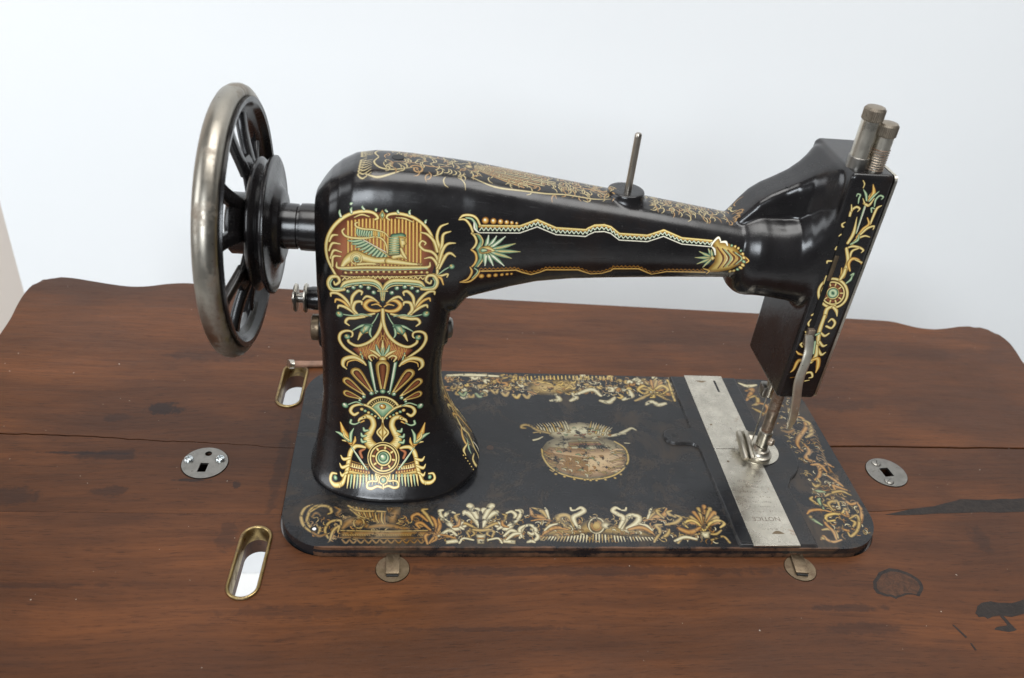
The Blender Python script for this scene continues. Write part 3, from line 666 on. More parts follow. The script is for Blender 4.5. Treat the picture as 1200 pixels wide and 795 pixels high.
# --- the printed panel along the arm
arm = Print('arm_print', 91, 138, 261, 196, 8, pmap('arm'))
U5 = lambda a: [(530+x/6.316, 240+y/6.316) for x, y in a]
U4 = lambda a: [(600+x/3.973, 160+y/3.973) for x, y in a]
U6 = lambda a: [(790+x/9.94, 260+y/9.94) for x, y in a]
def panel(p):
    top = U5([(200, 152), (330, 155), (500, 158), (630, 112), (770, 172), (990, 186)]) + U4([(355, 427), (385, 413), (430, 411), (460, 420), (500, 452), (630, 460), (705, 434), (790, 472), (930, 486)])
    bot = [(x, y+8.6 - (x-560)*.0045) for x, y in top]
    n = 0
    def along(P, step):
        P = np.array(P); L = np.r_[0, np.cumsum(np.linalg.norm(np.diff(P, axis=0), axis=1))]; t = np.arange(0, L[-1], step)
        return np.stack([np.interp(t, L, P[:, 0]), np.interp(t, L, P[:, 1])], 1)
    a, b = along(top, 2.6), along(bot, 2.6); m = min(len(a), len(b))
    zz = [tuple(a[k]*.72+b[k]*.28) if k % 2 else tuple(a[k]*.28+b[k]*.72) for k in range(m)]
    p.s([(x, y+.9) for x, y in top], 1.5, 'o', False, .6); p.s(top, .95, 'g', False, .6)
    p.s(zz, .75, 't', False, .3); p.s([(x, y-.2) for x, y in zz], .35, 'w', False, 0)
    p.s(bot, .55, 'w', False, .3)
    lo = U5([(200, 492), (330, 488), (470, 482), (520, 500), (580, 516), (640, 500), (690, 480), (930, 480), (1020, 512), (1100, 508), (1170, 486)]) + U4([(470, 614), (590, 614), (650, 642), (720, 628), (900, 632)])
    up = [(x, y-3.4) for x, y in lo]; a, b = along(up, 2.4), along(lo, 2.4); m = min(len(a), len(b))
    p.s([tuple(a[k]) if k % 2 else tuple(a[k]*.45+b[k]*.55) for k in range(m)], .6, 'd', False, .3)
    p.s(lo, .85, 'o', False, .6)
    for k, r in enumerate((25, 22, 20, 17, 14, 11)): x, y = U5([((245, 305, 358, 404, 442, 478)[k], (116, 121, 126, 131, 135, 139)[k])])[0]; p.c(x, y, r/6.316, 'o'); p.c(x-.5, y-.8, r/6.316*.35, 'w', 0)
    for k, r in enumerate((18, 16, 15, 12, 11, 9)): x, y = U5([((218, 272, 320, 366, 404, 436)[k], (528, 524, 520, 516, 512, 510)[k])])[0]; p.c(x, y, r/6.316, 'o')
    S_ = lambda pts, w, i='g': p.s(U5(pts), [v/6.316 for v in w], i)
    S_([(45, 108), (80, 80), (140, 78), (180, 100), (205, 150)], [4, 9, 9, 9, 7]); S_([(48, 108), (95, 110), (130, 150), (150, 200)], [5, 8, 9, 8]); S_([(100, 95), (145, 105), (175, 150), (180, 195)], [5, 9, 10, 6], 't')
    S_([(195, 206), (165, 175), (160, 130)], [4, 7, 4], 'w')
    S_([(140, 210), (165, 235), (178, 275), (165, 310), (140, 335)], [6, 9, 9, 9, 6]); S_([(140, 335), (170, 360), (180, 400), (170, 435), (148, 460)], [6, 9, 9, 9, 6], 'o')
    p.f(U5([(168, 212), (200, 215), (228, 260), (222, 300), (238, 345), (225, 410), (190, 462), (160, 470), (196, 400), (180, 345), (170, 330), (200, 270)]), 't')
    S_([(148, 215), (195, 220), (225, 265), (218, 305)], [3, 4, 5, 4]); S_([(236, 350), (225, 410), (190, 460)], [4, 5, 4])
    S_([(135, 465), (148, 500), (120, 550), (65, 572)], [5, 8, 9, 4], 'o'); S_([(65, 572), (130, 570), (180, 530), (205, 490)], [4, 8, 8, 6], 'o'); S_([(165, 470), (190, 495), (150, 545)], [4, 6, 4], 't')
    for k, (x, y) in enumerate(((270, 225), (330, 232), (395, 236), (470, 290), (505, 350), (440, 398), (385, 452), (305, 452), (245, 452))):
        i = 't' if k not in (3, 4, 5) else 'g'
        p.s(U5([(240, 345), (240+(x-240)*.55, 345+(y-345)*.5), (x, y)]), [1.2, 2.6, 2.3, .4], 't')
        p.s(U5([(250+(x-240)*.35, 345+(y-345)*.34), (x-3, y)]), [.8, .35], 'g' if i == 'g' else 'w', False, 0)
    p.s(U5([(225, 340), (260, 335), (310, 342)]), [4.2, 4.6, .8], 'g'); p.s(U5([(230, 340), (285, 342)]), [2.6, .6], 'r', False, .3); p.s(U5([(225, 340), (250, 340)]), [2.6, 1.4], 't', False, .3)
    # closing palmette at the head end
    for k, (x, y) in enumerate(((395, 318), (290, 350), (242, 420), (262, 492), (330, 530), (430, 330))):
        p.s(U6([(450, 425), ((450+x)/2, (425+y)/2), (x, y)]), [1.0, 1.9, .3], 't'); p.s(U6([(440, 425), (x+8, y)]), [.5, .3], 'g', False, 0)
    p.f(U6([(440, 230), (515, 180), (545, 235), (610, 245), (700, 290), (770, 370), (805, 440), (760, 500), (650, 560), (520, 585), (420, 590), (380, 560), (470, 470), (480, 380)]), 'g')
    for k in range(5):
        x = 500 + k*62; p.s(U6([(x, 300+k*18), (x+75, 430), (x+10, 545-k*14)]), [.5, .9, .5], 'b', True, .2); p.s(U6([(x+22, 310+k*18), (x+100, 430), (x+34, 540-k*14)]), [.5, .8, .5], 't' if k % 2 else 'o', True, 0)
    for k in range(12):
        a = math.radians(-80 + k*15); x, y = 640+165*math.cos(a), 430+150*math.sin(a); p.c(*U6([(x, y)])[0], 1.6, 'g' if k % 3 else 't')
    p.s(U6([(430, 290), (455, 240), (515, 185), (545, 240)]), [.9, 1.2, 1.1, .7], 'w'); p.s(U6([(445, 300), (470, 330), (480, 390)]), [.8, 1.3, .8], 'w'); p.s(U6([(540, 240), (600, 240), (620, 280)]), [.8, 1.4, .8], 'w')
    p.f(U6([(415, 428), (448, 400), (480, 425), (450, 455)]), 'g')
    p.s(U6([(340, 545), (410, 570), (380, 610)]), [.6, 1.2, .5], 'o')
panel(arm)

# --- the upright print on the back of the head
hd = Print('head_print', 295, 74, 322, 225, 9, pmap('head')); hd.fat = .84
H1 = lambda a: [(920+x/6.115, 200+y/6.115) for x, y in a]
H2 = lambda a: [(900+x/4.967, 320+y/4.967) for x, y in a]
def headprint(p):
    def A(pts, w, i='g', M=H1, k=6.115): p.s(M(pts), [v/k for v in w], i)
    A([(575, 245), (545, 340), (510, 450)], [7, 8, 8], 't'); A([(580, 250), (515, 440)], [3, 3], 'w')
    A([(600, 215), (635, 160), (632, 98)], [14, 20, 3], 'o'); A([(585, 215), (580, 170), (562, 135)], [9, 12, 3], 't'); A([(605, 220), (640, 180), (676, 148)], [9, 12, 3], 't'); A([(565, 235), (600, 250), (640, 200)], [10, 13, 4], 'g'); A([(570, 235), (558, 200)], [8, 3], 'g'); A([(600, 190), (612, 165)], [5, 2], 'g')
    A([(560, 70), (570, 95), (560, 125)], [4, 6, 4], 'g'); A([(525, 235), (530, 200), (540, 175), (520, 168), (512, 185)], [5, 9, 8, 7, 4], 't')
    A([(640, 260), (650, 210), (680, 180), (704, 190), (690, 208)], [5, 10, 9, 8, 4], 't'); A([(610, 385), (640, 310), (660, 270), (690, 252)], [9, 12, 12, 5], 'g'); A([(620, 300), (620, 270), (645, 275)], [6, 9, 4], 't')
    A([(460, 340), (475, 290), (510, 262), (535, 275), (520, 295)], [10, 13, 11, 8, 4], 'g'); A([(478, 290), (475, 245)], [10, 4], 'g')
    A([(515, 480), (560, 420), (600, 385), (590, 340)], [12, 14, 11, 5], 'o'); A([(540, 460), (590, 415), (636, 400), (630, 425)], [10, 12, 9, 4], 'g')
    A([(480, 530), (520, 490), (570, 470), (606, 478)], [12, 13, 9, 4], 'g'); A([(450, 520), (490, 450), (515, 335)], [14, 16, 3], 'g'); A([(470, 530), (520, 500), (530, 460)], [8, 12, 4], 't')
    A([(440, 400), (415, 405), (408, 385), (430, 372)], [5, 8, 9, 5], 'g'); A([(430, 455), (400, 460), (385, 472)], [5, 8, 4], 'g')
    A([(440, 560), (480, 545), (530, 552), (560, 572), (545, 590)], [9, 11, 10, 9, 4], 'g'); A([(460, 640), (480, 580), (530, 558)], [9, 12, 6], 'g')
    A([(410, 760), (450, 660), (440, 560)], [26, 17, 13], 'g'); A([(400, 770), (405, 700)], [8, 5], 'o'); A([(465, 720), (455, 670), (480, 635), (520, 640), (548, 668)], [8, 15, 16, 12, 7], 'o'); A([(500, 640), (550, 660)], [5, 8], 'g')
    A([(380, 570), (362, 565), (370, 545)], [5, 9, 4], 'g'); A([(340, 650), (305, 650), (300, 665)], [6, 10, 5], 'g'); A([(310, 780), (290, 770), (285, 790)], [8, 10, 5], 'g'); A([(470, 750), (490, 740), (484, 760)], [7, 10, 5], 't')
    # roundel
    cx, cy = H2([(378, 118)])[0]
    for r, w, i in ((88, 10, 'g'), (76, 2.5, 'k'), (68, 7, 'g'), (50, 14, 'b'), (34, 5, 'g'), (18, 16, 't')): p.ring(cx, cy, r/4.967*.95, w/4.967, i, .2)
    for k in range(10):
        a = k*math.pi/5; p.s([(cx+44/5*math.cos(a), cy+44/5*math.sin(a)), (cx+58/5*math.cos(a), cy+58/5*math.sin(a))], 1.1, 'g', False, 0)
    B = lambda pts, w, i='g': A(pts, w, i, H2, 4.967)
    B([(420, 40), (440, 10), (450, -20)], [10, 16, 10], 'g'); B([(455, 60), (480, 40), (490, 15)], [6, 10, 4], 't'); B([(330, 60), (340, 20)], [12, 8], 'g')
    B([(330, 260), (345, 210), (390, 190)], [14, 16, 9], 'g'); B([(380, 200), (398, 220), (402, 252)], [10, 12, 3], 'g'); B([(340, 310), (370, 320), (390, 290), (372, 268), (352, 285)], [8, 9, 9, 8, 5], 'g'); B([(256, 245), (276, 232)], [8, 5], 'g'); B([(250, 320), (235, 295), (250, 270)], [5, 8, 4], 'g')
    B([(290, 420), (300, 340), (330, 250)], [14, 15, 12], 'g'); B([(310, 350), (330, 366), (355, 352)], [8, 10, 6], 'g'); B([(225, 360), (218, 340)], [7, 4], 'g'); B([(280, 360), (300, 350)], [9, 7], 't')
    B([(300, 400), (320, 425), (342, 418)], [9, 10, 4], 'g'); B([(290, 440), (310, 475), (335, 462)], [9, 11, 4], 'g'); B([(285, 420), (280, 480), (250, 520)], [9, 15, 12], 'g'); B([(275, 400), (265, 470)], [8, 6], 't')
    B([(200, 430), (190, 415), (205, 402)], [6, 8, 4], 'g'); B([(215, 480), (180, 470), (165, 455)], [7, 9, 4], 'o'); B([(250, 510), (290, 500), (290, 545), (278, 580)], [8, 16, 14, 4], 'o'); B([(230, 520), (180, 510), (150, 560), (130, 578)], [10, 15, 10, 3], 'o')
    B([(200, 640), (215, 590), (250, 580), (258, 605), (238, 612)], [6, 8, 8, 7, 4], 'g'); B([(215, 630), (240, 625)], [5, 3], 'g'); B([(130, 610), (165, 606)], [4, 3], 'd')
headprint(hd)

# --- plan-view prints: top of the arm and the bed
tp = Print('top_print', 34, 60, 262, 110, 7); tp.fat = .66
INK['g2'], INK['o2'] = INK['g'], INK['o']
INK['g'], INK['o'] = ((84, 68, 40), (150, 134, 92), (180, 168, 126)), ((78, 54, 28), (134, 102, 60), (162, 130, 84))
def topprint(p):
    p.mir = None
    def both(f):
        f(1); f(-1)
    Y = 85.0
    def X(pts, s): return [(x, Y + s*y) for x, y in pts]
    rr = random.Random(21)
    def curl(x, y, a, L, t, i, w=(.3, .62, .55, .25)):
        pts = [(x, y)]
        for q in range(3): a += t; pts.append((pts[-1][0] + L*.45*math.cos(a), pts[-1][1] + L*.45*math.sin(a)))
        p.s(pts, list(w), i)
    for s in (1, -1):
        for k in range(7):                                           # crest at the pillar end
            p.s(X([(46 - k*.35, 1 + k*2.1), (43 - k*.1, 2.5 + k*2.1), (45, 4 + k*2.2), (49, 3 + k*1.9)], s), [.4, .8, .7, .3], 'g')
        p.s(X([(52, .5), (50, 6), (53, 11), (60, 12), (70, 9)], s), [.7, .9, .9, .8, .4], 'g'); p.s(X([(46, 15), (52, 17), (60, 14.5), (66, 11)], s), [.5, 1.0, .9, .4], 'g')
        p.scroll(72, Y+s*10, 3.6, 1.3, 200*s, s, .8, 'o'); p.s(X([(60, 5), (68, 4), (80, 6), (90, 3)], s), [.4, .8, .8, .3], 'o')
        for k in range(6):                                           # palmette strokes lying along the arm
            t = k/5; L = 44 - 16*t; a = math.radians(2 + 21*t); p.s(X([(102, .3+k*.5), (102 + L*.55*math.cos(a), .5+k*.6 + L*.42*math.sin(a)), (102 + L*math.cos(a), k*.7 + L*.66*math.sin(a))], s), [.3, .7, 1.0, .9], 'o' if k % 2 else 'g')
        for x0, x1, ym, n in ((56, 104, 13, 60), (104, 150, 11.5, 40), (146, 176, 9, 46), (198, 254, 7.5, 70)):
            for k in range(n): curl(rr.uniform(x0, x1), Y + s*rr.uniform(1.0, ym), rr.uniform(-.7, .7) + (3.1 if rr.random() < .3 else 0), rr.uniform(3, 5.5), s*rr.choice((-1, 1))*rr.uniform(.4, 1.0), rr.choice('ggo'))
        p.s(X([(100, 11), (112, 14), (128, 13), (140, 12), (152, 10), (166, 9.5), (176, 7)], s), [.4, .9, .8, .8, .8, .7, .3], 'g')
    p.c(99, Y, 3.2, 'g'); p.s([(156, Y), (172, Y), (180, Y)], [.6, 1.2, .3], 'o', False)
topprint(tp)
INK['g'], INK['o'] = INK['g2'], INK['o2']

sd = Print('side_print', 50, 8, 120, 90, 7)
def sideprint(p):
    for s in (1, -1):
        X = lambda pts: [(85 + s*x, z) for x, z in pts]
        p.s(X([(14, 16), (18, 11), (23, 13), (22, 18), (18, 19)]), [.5, 1.0, 1.1, .9, .5], 'g'); p.s(X([(6, 30), (9, 24), (13, 20), (14, 15)]), [.8, 1.2, 1.1, .5], 'g'); p.s(X([(2, 44), (5, 37), (8, 32), (7, 26), (10, 24)]), [.8, 1.3, 1.2, .9, .4], 'g')
        p.s(X([(8, 33), (14, 31), (17, 27), (15, 24)]), [.5, 1.1, 1.0, .4], 'o'); p.s(X([(13, 27), (18, 24), (20, 21)]), [.4, .9, .3], 't'); p.s(X([(16, 26), (22, 26), (24, 23)]), [.4, .8, .3], 'g')
        for k in range(7): z = 40+k*7; p.s(X([(1, z-4), (4, z), (7, z+2), (7, z-1)]), [.6, 1.0, .9, .4], 'g' if k % 2 else 'o')
        p.s(X([(9, 21), (8, 16), (10, 13)]), [.4, .9, .4], 'w')
        for k in range(6): p.c(85+s*(25+k*.4), 24-k*2, .45, 'g', .3)
    p.s([(85, 84), (85, 60), (85, 36), (85, 22)], [.6, 1.0, 1.2, .5], 'o', False)
sideprint(sd)

bd = Print('bed_print', 0, 0, 368, 170.2, 6, bedmap)
F1 = lambda a: [(340+x/4.286, 570+y/4.286) for x, y in a]
F2 = lambda a: [(600+x/4.444, 570+y/4.444) for x, y in a]
F3 = lambda a: [(520+x/4.138, 430+y/4.138) for x, y in a]
F4 = lambda a: [(600+x/7.5, 480+y/7.5) for x, y in a]
F5 = lambda a: [(820+x/5.3, 540+y/5.3) for x, y in a]
def bedprint(p):
    rr = random.Random(4)
    def mk(M, k): return lambda pts, w, i='m': p.s(M(pts), [v/k*1.15 for v in w], i, True, .5)
    A = mk(F1, 4.286)
    # near left corner and the amber sphinx
    for q in (((120, 240), (70, 200), (55, 150), (75, 110), (112, 92)), ((110, 220), (85, 170), (110, 110), (160, 92)), ((140, 240), (150, 215), (135, 195)), ((100, 130), (150, 100), (195, 105), (208, 130), (190, 140)), ((190, 260), (175, 220), (200, 180), (250, 172), (256, 195)), ((200, 270), (215, 225), (245, 200), (240, 230)), ((110, 230), (145, 250), (180, 240)), ((150, 150), (130, 135), (110, 155)), ((225, 105), (250, 120), (235, 140), (250, 155))): A(q, [5, 9, 9, 5], 'm' if rr.random() < .6 else 'd')
    p.f(F1([(255, 222), (700, 222), (700, 258), (250, 258)]), 'd'); A([(255, 222), (480, 226), (690, 222)], [4, 4], 'm'); A([(250, 258), (480, 262), (690, 258)], [4, 4], 'd')
    for k in range(34): A([(265+k*12, 242), (269+k*12, 248)], [3, 3], 'm')
    for k in range(11): A([(260+k*38, 268), (280+k*38, 285), (297+k*38, 268)], [4, 6, 4], 'd')
    A([(265, 210), (300, 178), (345, 180), (400, 208)], [10, 26, 26, 10], 'd'); p.ring(*F1([(345, 185)])[0], 6, 1.2, 'm', .3); A([(400, 205), (480, 196), (560, 210), (640, 215)], [10, 18, 14, 6], 'd')
    for k in range(12): A([(300+k*16, 100+k*3), (320+k*14, 130+k*4), (350+k*12, 160+k*3)], [5, 6, 3], 'd' if k % 2 else 'm')
    A([(292, 98), (340, 122), (420, 125), (480, 128)], [6, 8, 7, 5], 'm'); A([(300, 115), (350, 150), (420, 170)], [4, 5, 4], 'm')
    for k in range(7): A([(490+k*10, 110), (500+k*8, 140), (500+k*6, 165)], [5, 6, 3], 'd')
    p.f(F1([(480, 150), (520, 110), (556, 112), (552, 150), (530, 190), (490, 190)]), 'd')
    for q in (((700, 285), (735, 230), (725, 170), (690, 150), (668, 165)), ((720, 200), (690, 150), (665, 120), (690, 115)), ((705, 220), (660, 185), (635, 190), (650, 210)), ((690, 175), (645, 140), (615, 150), (612, 170)), ((735, 240), (752, 200), (745, 165)), ((690, 290), (680, 250), (715, 235), (735, 262), (712, 280))): A(q, [6, 11, 10, 5], 'o' if rr.random() < .5 else 'm')
    # silvered flower group
    for s in (1, -1):
        X = lambda pts: [(957 + s*(x-957), y) for x, y in pts]
        A(X([(950, 205), (925, 160), (880, 130), (870, 145)]), [10, 17, 14, 5], 's'); A(X([(940, 160), (905, 100), (890, 102)]), [12, 18, 5], 's'); A(X([(957, 150), (945, 118), (930, 112)]), [6, 12, 5], 's')
        A(X([(940, 215), (890, 190), (850, 180), (830, 150), (850, 140)]), [7, 11, 11, 9, 5], 'm'); A(X([(880, 200), (830, 215), (800, 190), (780, 150), (800, 128), (828, 135)]), [8, 14, 15, 12, 10, 5], 's'); A(X([(800, 180), (760, 150), (752, 125), (765, 120)]), [6, 9, 11, 8], 's')
        A(X([(900, 255), (890, 230), (912, 222), (925, 240), (910, 250)]), [6, 8, 8, 7, 4], 'm'); A(X([(870, 215), (850, 200), (868, 180)]), [7, 11, 5], 's'); A(X([(820, 205), (845, 195), (850, 170)]), [6, 10, 5], 'o')
        p.f(F1(X([(780, 272), (845, 262), (850, 285), (782, 292)])), 's'); A(X([(850, 285), (870, 262), (920, 270)]), [6, 7, 6], 's'); A(X([(745, 250), (800, 222), (840, 250)]), [6, 12, 6], 's'); A(X([(740, 240), (790, 250), (835, 262)]), [4, 8, 4], 'o')
    A([(957, 215), (957, 130)], [8, 6], 'k'); A([(905, 216), (957, 222), (1010, 216)], [8, 11, 8], 'm'); p.f(F1([(930, 240), (985, 240), (975, 290), (940, 290)]), 's'); A([(945, 262), (970, 262)], [5, 5], 'o')
    # winged group
    B = mk(F2, 4.444)
    for k in range(40):
        x = 150 + k*15.2; d = (x-450)/300; L = 62 - 26*abs(d)**1.5; by = 246 - 14*(1-d*d)
        B([(x, by), (x + d*16, by+L*.55), (x + d*34, by+L)], [4.2, 5.2, 1.5], 's' if rr.random() < .7 else 'm')
    p.f(F2([(150, 262), (200, 215), (290, 185), (340, 215), (400, 165), (470, 165), (540, 205), (600, 205), (680, 228), (750, 266), (600, 262), (450, 248), (300, 258)]), 'm')
    for k in range(60):
        x = rr.uniform(190, 700); y = rr.uniform(205, 258); a = rr.uniform(-.5, .9); B([(x, y), (x+13*math.cos(a), y+9*math.sin(a)), (x+22*math.cos(a+.5), y+15*math.sin(a+.5))], [3, 5, 2], rr.choice('ssmmod'))
    p.c(*F2([(440, 205)])[0], 11.5, 'm'); p.ring(*F2([(440, 205)])[0], 9, 1.0, 's', .4); p.ring(*F2([(440, 205)])[0], 5.5, .9, 'o', .4)
    p.c(*F2([(488, 205)])[0], 5.5, 's', 0)
    for s, x0 in ((1, 340), (-1, 560)):
        X = lambda pts: [(450 + s*(x-450), y) for x, y in pts]
        B(X([(300, 220), (250, 190), (240, 160), (280, 150), (310, 175), (330, 220)]), [10, 16, 15, 13, 14, 10], 's' if s < 0 else 'm'); B(X([(340, 215), (320, 165), (350, 145), (375, 128), (360, 112), (335, 122)]), [8, 14, 13, 13, 10, 5], 's'); B(X([(330, 125), (310, 125), (305, 112)]), [4, 7, 5], 's')
        B(X([(200, 180), (150, 160), (110, 150), (95, 115)]), [7, 14, 14, 4], 'o'); B(X([(190, 172), (155, 130), (105, 112)]), [6, 14, 4], 'm'); B(X([(195, 172), (180, 130), (172, 112)]), [5, 9, 4], 's'); B(X([(100, 180), (160, 172), (215, 180)]), [4, 7, 4], 'o')
        B(X([(140, 270), (180, 235), (230, 215), (290, 225)]), [6, 13, 14, 8], 'o'); B(X([(170, 230), (200, 205), (240, 195)]), [5, 9, 5], 's')
    for q in (((40, 270), (60, 215), (100, 205), (125, 230), (105, 250), (85, 240)), ((50, 265), (40, 225), (65, 205)), ((110, 290), (135, 265), (120, 240)), ((-30, 280), (10, 250), (45, 245)), ((-20, 205), (10, 190), (38, 160), (42, 130), (20, 125)), ((80, 292), (100, 285), (118, 292))): B(q, [6, 11, 11, 6], 's')
    # right corner palmette
    for q in (((740, 290), (770, 235), (750, 205), (780, 200)), ((780, 270), (810, 250), (820, 225)), ((800, 200), (850, 190), (880, 165), (850, 150)), ((790, 165), (760, 140), (755, 125), (775, 130)), ((850, 160), (825, 150), (810, 135), (830, 128))): B(q, [6, 11, 10, 5], 'm')
    for k in range(9):
        a = math.radians(200 + k*17.5); L = 105 - abs(k-4)*7; B([(1000, 215), (1000+L*.5*math.cos(a), 215+L*.6*math.sin(a)), (1000+L*math.cos(a), 215+L*1.05*math.sin(a)), (1000+L*math.cos(a)+8, 222+L*1.0*math.sin(a))], [4, 9, 12, 4], 'm' if k % 2 else 'o')
    for s in (1, -1):
        X = lambda pts: [(1000 + s*(x-1000), y) for x, y in pts]
        B(X([(1000, 235), (1030, 195), (1070, 178), (1105, 195), (1085, 215)]), [5, 9, 10, 9, 5], 'g'); B(X([(1010, 245), (1060, 250), (1090, 230)]), [5, 10, 5], 'm')
        p.s(F2(X([(1040, 280), (1100, 262), (1135, 295)])), 1.8, 'm')
    p.f(F2([(980, 235), (1035, 235), (1030, 272), (985, 272)]), 's'); B([(850, 285), (900, 265), (960, 275)], [8, 11, 8], 's'); B([(870, 222), (930, 240), (980, 215)], [14, 18, 8], 'o')
    # far strip
    C = mk(F3, 4.138)
    for k in range(105):
        x = rr.uniform(20, 1115); lo = 150 if (90 < x < 300 or x > 700) else 132; y = rr.uniform(48, lo-12)
        a = rr.uniform(0, 6.28); L = rr.uniform(16, 36); C([(x, y), (x+L*.6*math.cos(a), y+L*.4*math.sin(a)), (x+L*math.cos(a+.6), y+L*.6*math.sin(a+.6)), (x+L*.8*math.cos(a+1.2), y+L*.5*math.sin(a+1.2))], [5, 9, 8, 4], rr.choice('mmgos' if x < 700 else 'sgmgo'))
    C([(20, 42), (130, 40), (265, 46)], [8, 11, 7], 's')
    p.f(F3([(390, 110), (430, 75), (520, 60), (600, 58), (650, 75), (640, 115), (560, 138), (470, 138)]), 'm')
    for k in range(26): C([(350+k*18.5, 44+abs(k-13)*.3), (352+k*18.5, 62)], [3, 5], 'g')
    for k in range(24): x = rr.uniform(400, 640); y = rr.uniform(70, 128); C([(x, y), (x+16, y+rr.uniform(-9, 9)), (x+26, y+rr.uniform(-9, 9))], [4, 6, 3], rr.choice('omg'))
    for q in (((520, 165), (560, 160), (545, 135)), ((615, 165), (640, 150), (625, 130)), ((640, 135), (720, 110), (760, 140)), ((760, 165), (800, 172), (830, 150)), ((980, 182), (1010, 170), (1040, 185), (1075, 178)), ((870, 160), (910, 140), (900, 115))): C(q, [8, 14, 8], 's')
    for x, y in ((95, 140), (175, 145), (250, 128), (355, 150), (405, 150), (300, 140)): C([(x-18, y-14), (x, y), (x+14, y-16)], [7, 10, 6], rr.choice('tmg'))
    for k in range(8): a = math.radians(10+k*22); C([(1015, 118), (1015+40*math.cos(a), 118-30*math.sin(a)), (1015+72*math.cos(a), 118-52*math.sin(a))], [4, 8, 6], 'm' if k % 2 else 'o')
    for s in (1, -1): C([(1015, 118), (1015+s*40, 92), (1015+s*72, 110), (1015+s*50, 130)], [4, 9, 8, 4], 'g'); C([(1015, 125), (1015+s*50, 150), (1015+s*86, 165)], [4, 9, 6], 'm')
    p.s(F3([(1085, 65), (1098, 100), (1120, 165)]), 1.6, 'g', False)
    # centre medallion
    D = mk(F4, 7.5)
    p.f(F4([(258, 350), (300, 290), (370, 255), (480, 240), (640, 240), (800, 250), (900, 280), (980, 330), (1020, 410), (1010, 480), (950, 550), (850, 595), (700, 615), (540, 600), (400, 555), (310, 480)]), 's')
    p.f(F4([(285, 380), (330, 330), (450, 340), (640, 350), (860, 340), (980, 380), (1005, 440), (960, 530), (840, 580), (690, 595), (540, 580), (410, 540), (320, 470)]), 'r')
    for k in range(26): D([(310+k*14, 380+k*2), (316+k*14, 500+k*4 if k < 14 else 560)], [4, 4], 'o')
    for k in range(85):
        x = rr.uniform(320, 970); y = rr.uniform(300, 575)
        if ((x-645)/350)**2 + ((y-440)/160)**2 > 1: continue
        a = rr.uniform(-.6, .8); D([(x, y), (x+24*math.cos(a), y+14*math.sin(a)), (x+44*math.cos(a+.5), y+26*math.sin(a+.5))], [5, 9, 4], rr.choice('ssmmtor'))
    for k in range(7): D([(860+k*2, 370+k*30), (930, 350+k*30), (1000-k*6, 360+k*28)], [5, 10, 5], 'm' if k % 2 else 'r')
    for k in range(6): D([(272+k*12, 360+k*34), (320+k*8, 385+k*32), (370, 390+k*30)], [5, 9, 4], 'm' if k % 2 else 'o')
    p.s(F4([(262, 350), (275, 420), (330, 500), (420, 560), (545, 598), (690, 615), (850, 595), (950, 548), (1010, 480), (1020, 410), (985, 335), (900, 282)]), 1.5, 'g')
    for x, y in ((385, 568), (462, 590), (548, 612), (640, 618), (690, 622), (742, 622), (822, 616), (905, 602), (960, 572)): p.c(*F4([(x, y)])[0], 2.0, 'g', .4)
    p.f(F4([(330, 235), (300, 180), (420, 145), (500, 125), (590, 112), (680, 125), (820, 150), (870, 200), (840, 255), (600, 262), (400, 260)]), 's')
    for k in range(12):                                              # raised feathers of the two wings
        x = 215+k*23; D([(x+34, 205-k*2), (x+12, 160-k*3), (x-22+k*1.6, 128-k*2.6)], [9, 7, 1.5], 's' if k % 3 else 'g')
    for k in range(9):
        x = 690+k*20; D([(x-14, 195+k*5), (x-2, 150+k*5), (x+8+k*3, 104+k*7)], [9, 7, 1.5], 's' if k % 3 else 'g')
    D([(330, 210), (220, 180), (150, 140), (95, 140), (85, 160), (120, 165)], [12, 16, 16, 17, 15, 8], 'm'); D([(190, 270), (230, 260), (270, 240)], [12, 10, 6], 's'); D([(190, 205), (260, 195)], [8, 6], 'm')
    D([(850, 235), (930, 220), (1000, 190), (1050, 165), (1090, 182)], [12, 17, 15, 12, 6], 's'); D([(960, 215), (1000, 215)], [6, 5], 's'); D([(990, 295), (1035, 298)], [6, 5], 's')
    p.f(F4([(490, 285), (760, 278), (800, 320), (500, 328)]), 'm')
    for k in range(9): D([(505+k*32, 305), (520+k*32, 305)], [9, 9], 'b')
    for k in range(30): x = rr.uniform(380, 850); y = rr.uniform(160, 260); D([(x, y), (x+16, y+rr.uniform(-10, 10)), (x+30, y)], [4, 8, 4], rr.choice('smobt'))
    # right end border
    G = mk(F5, 5.3)
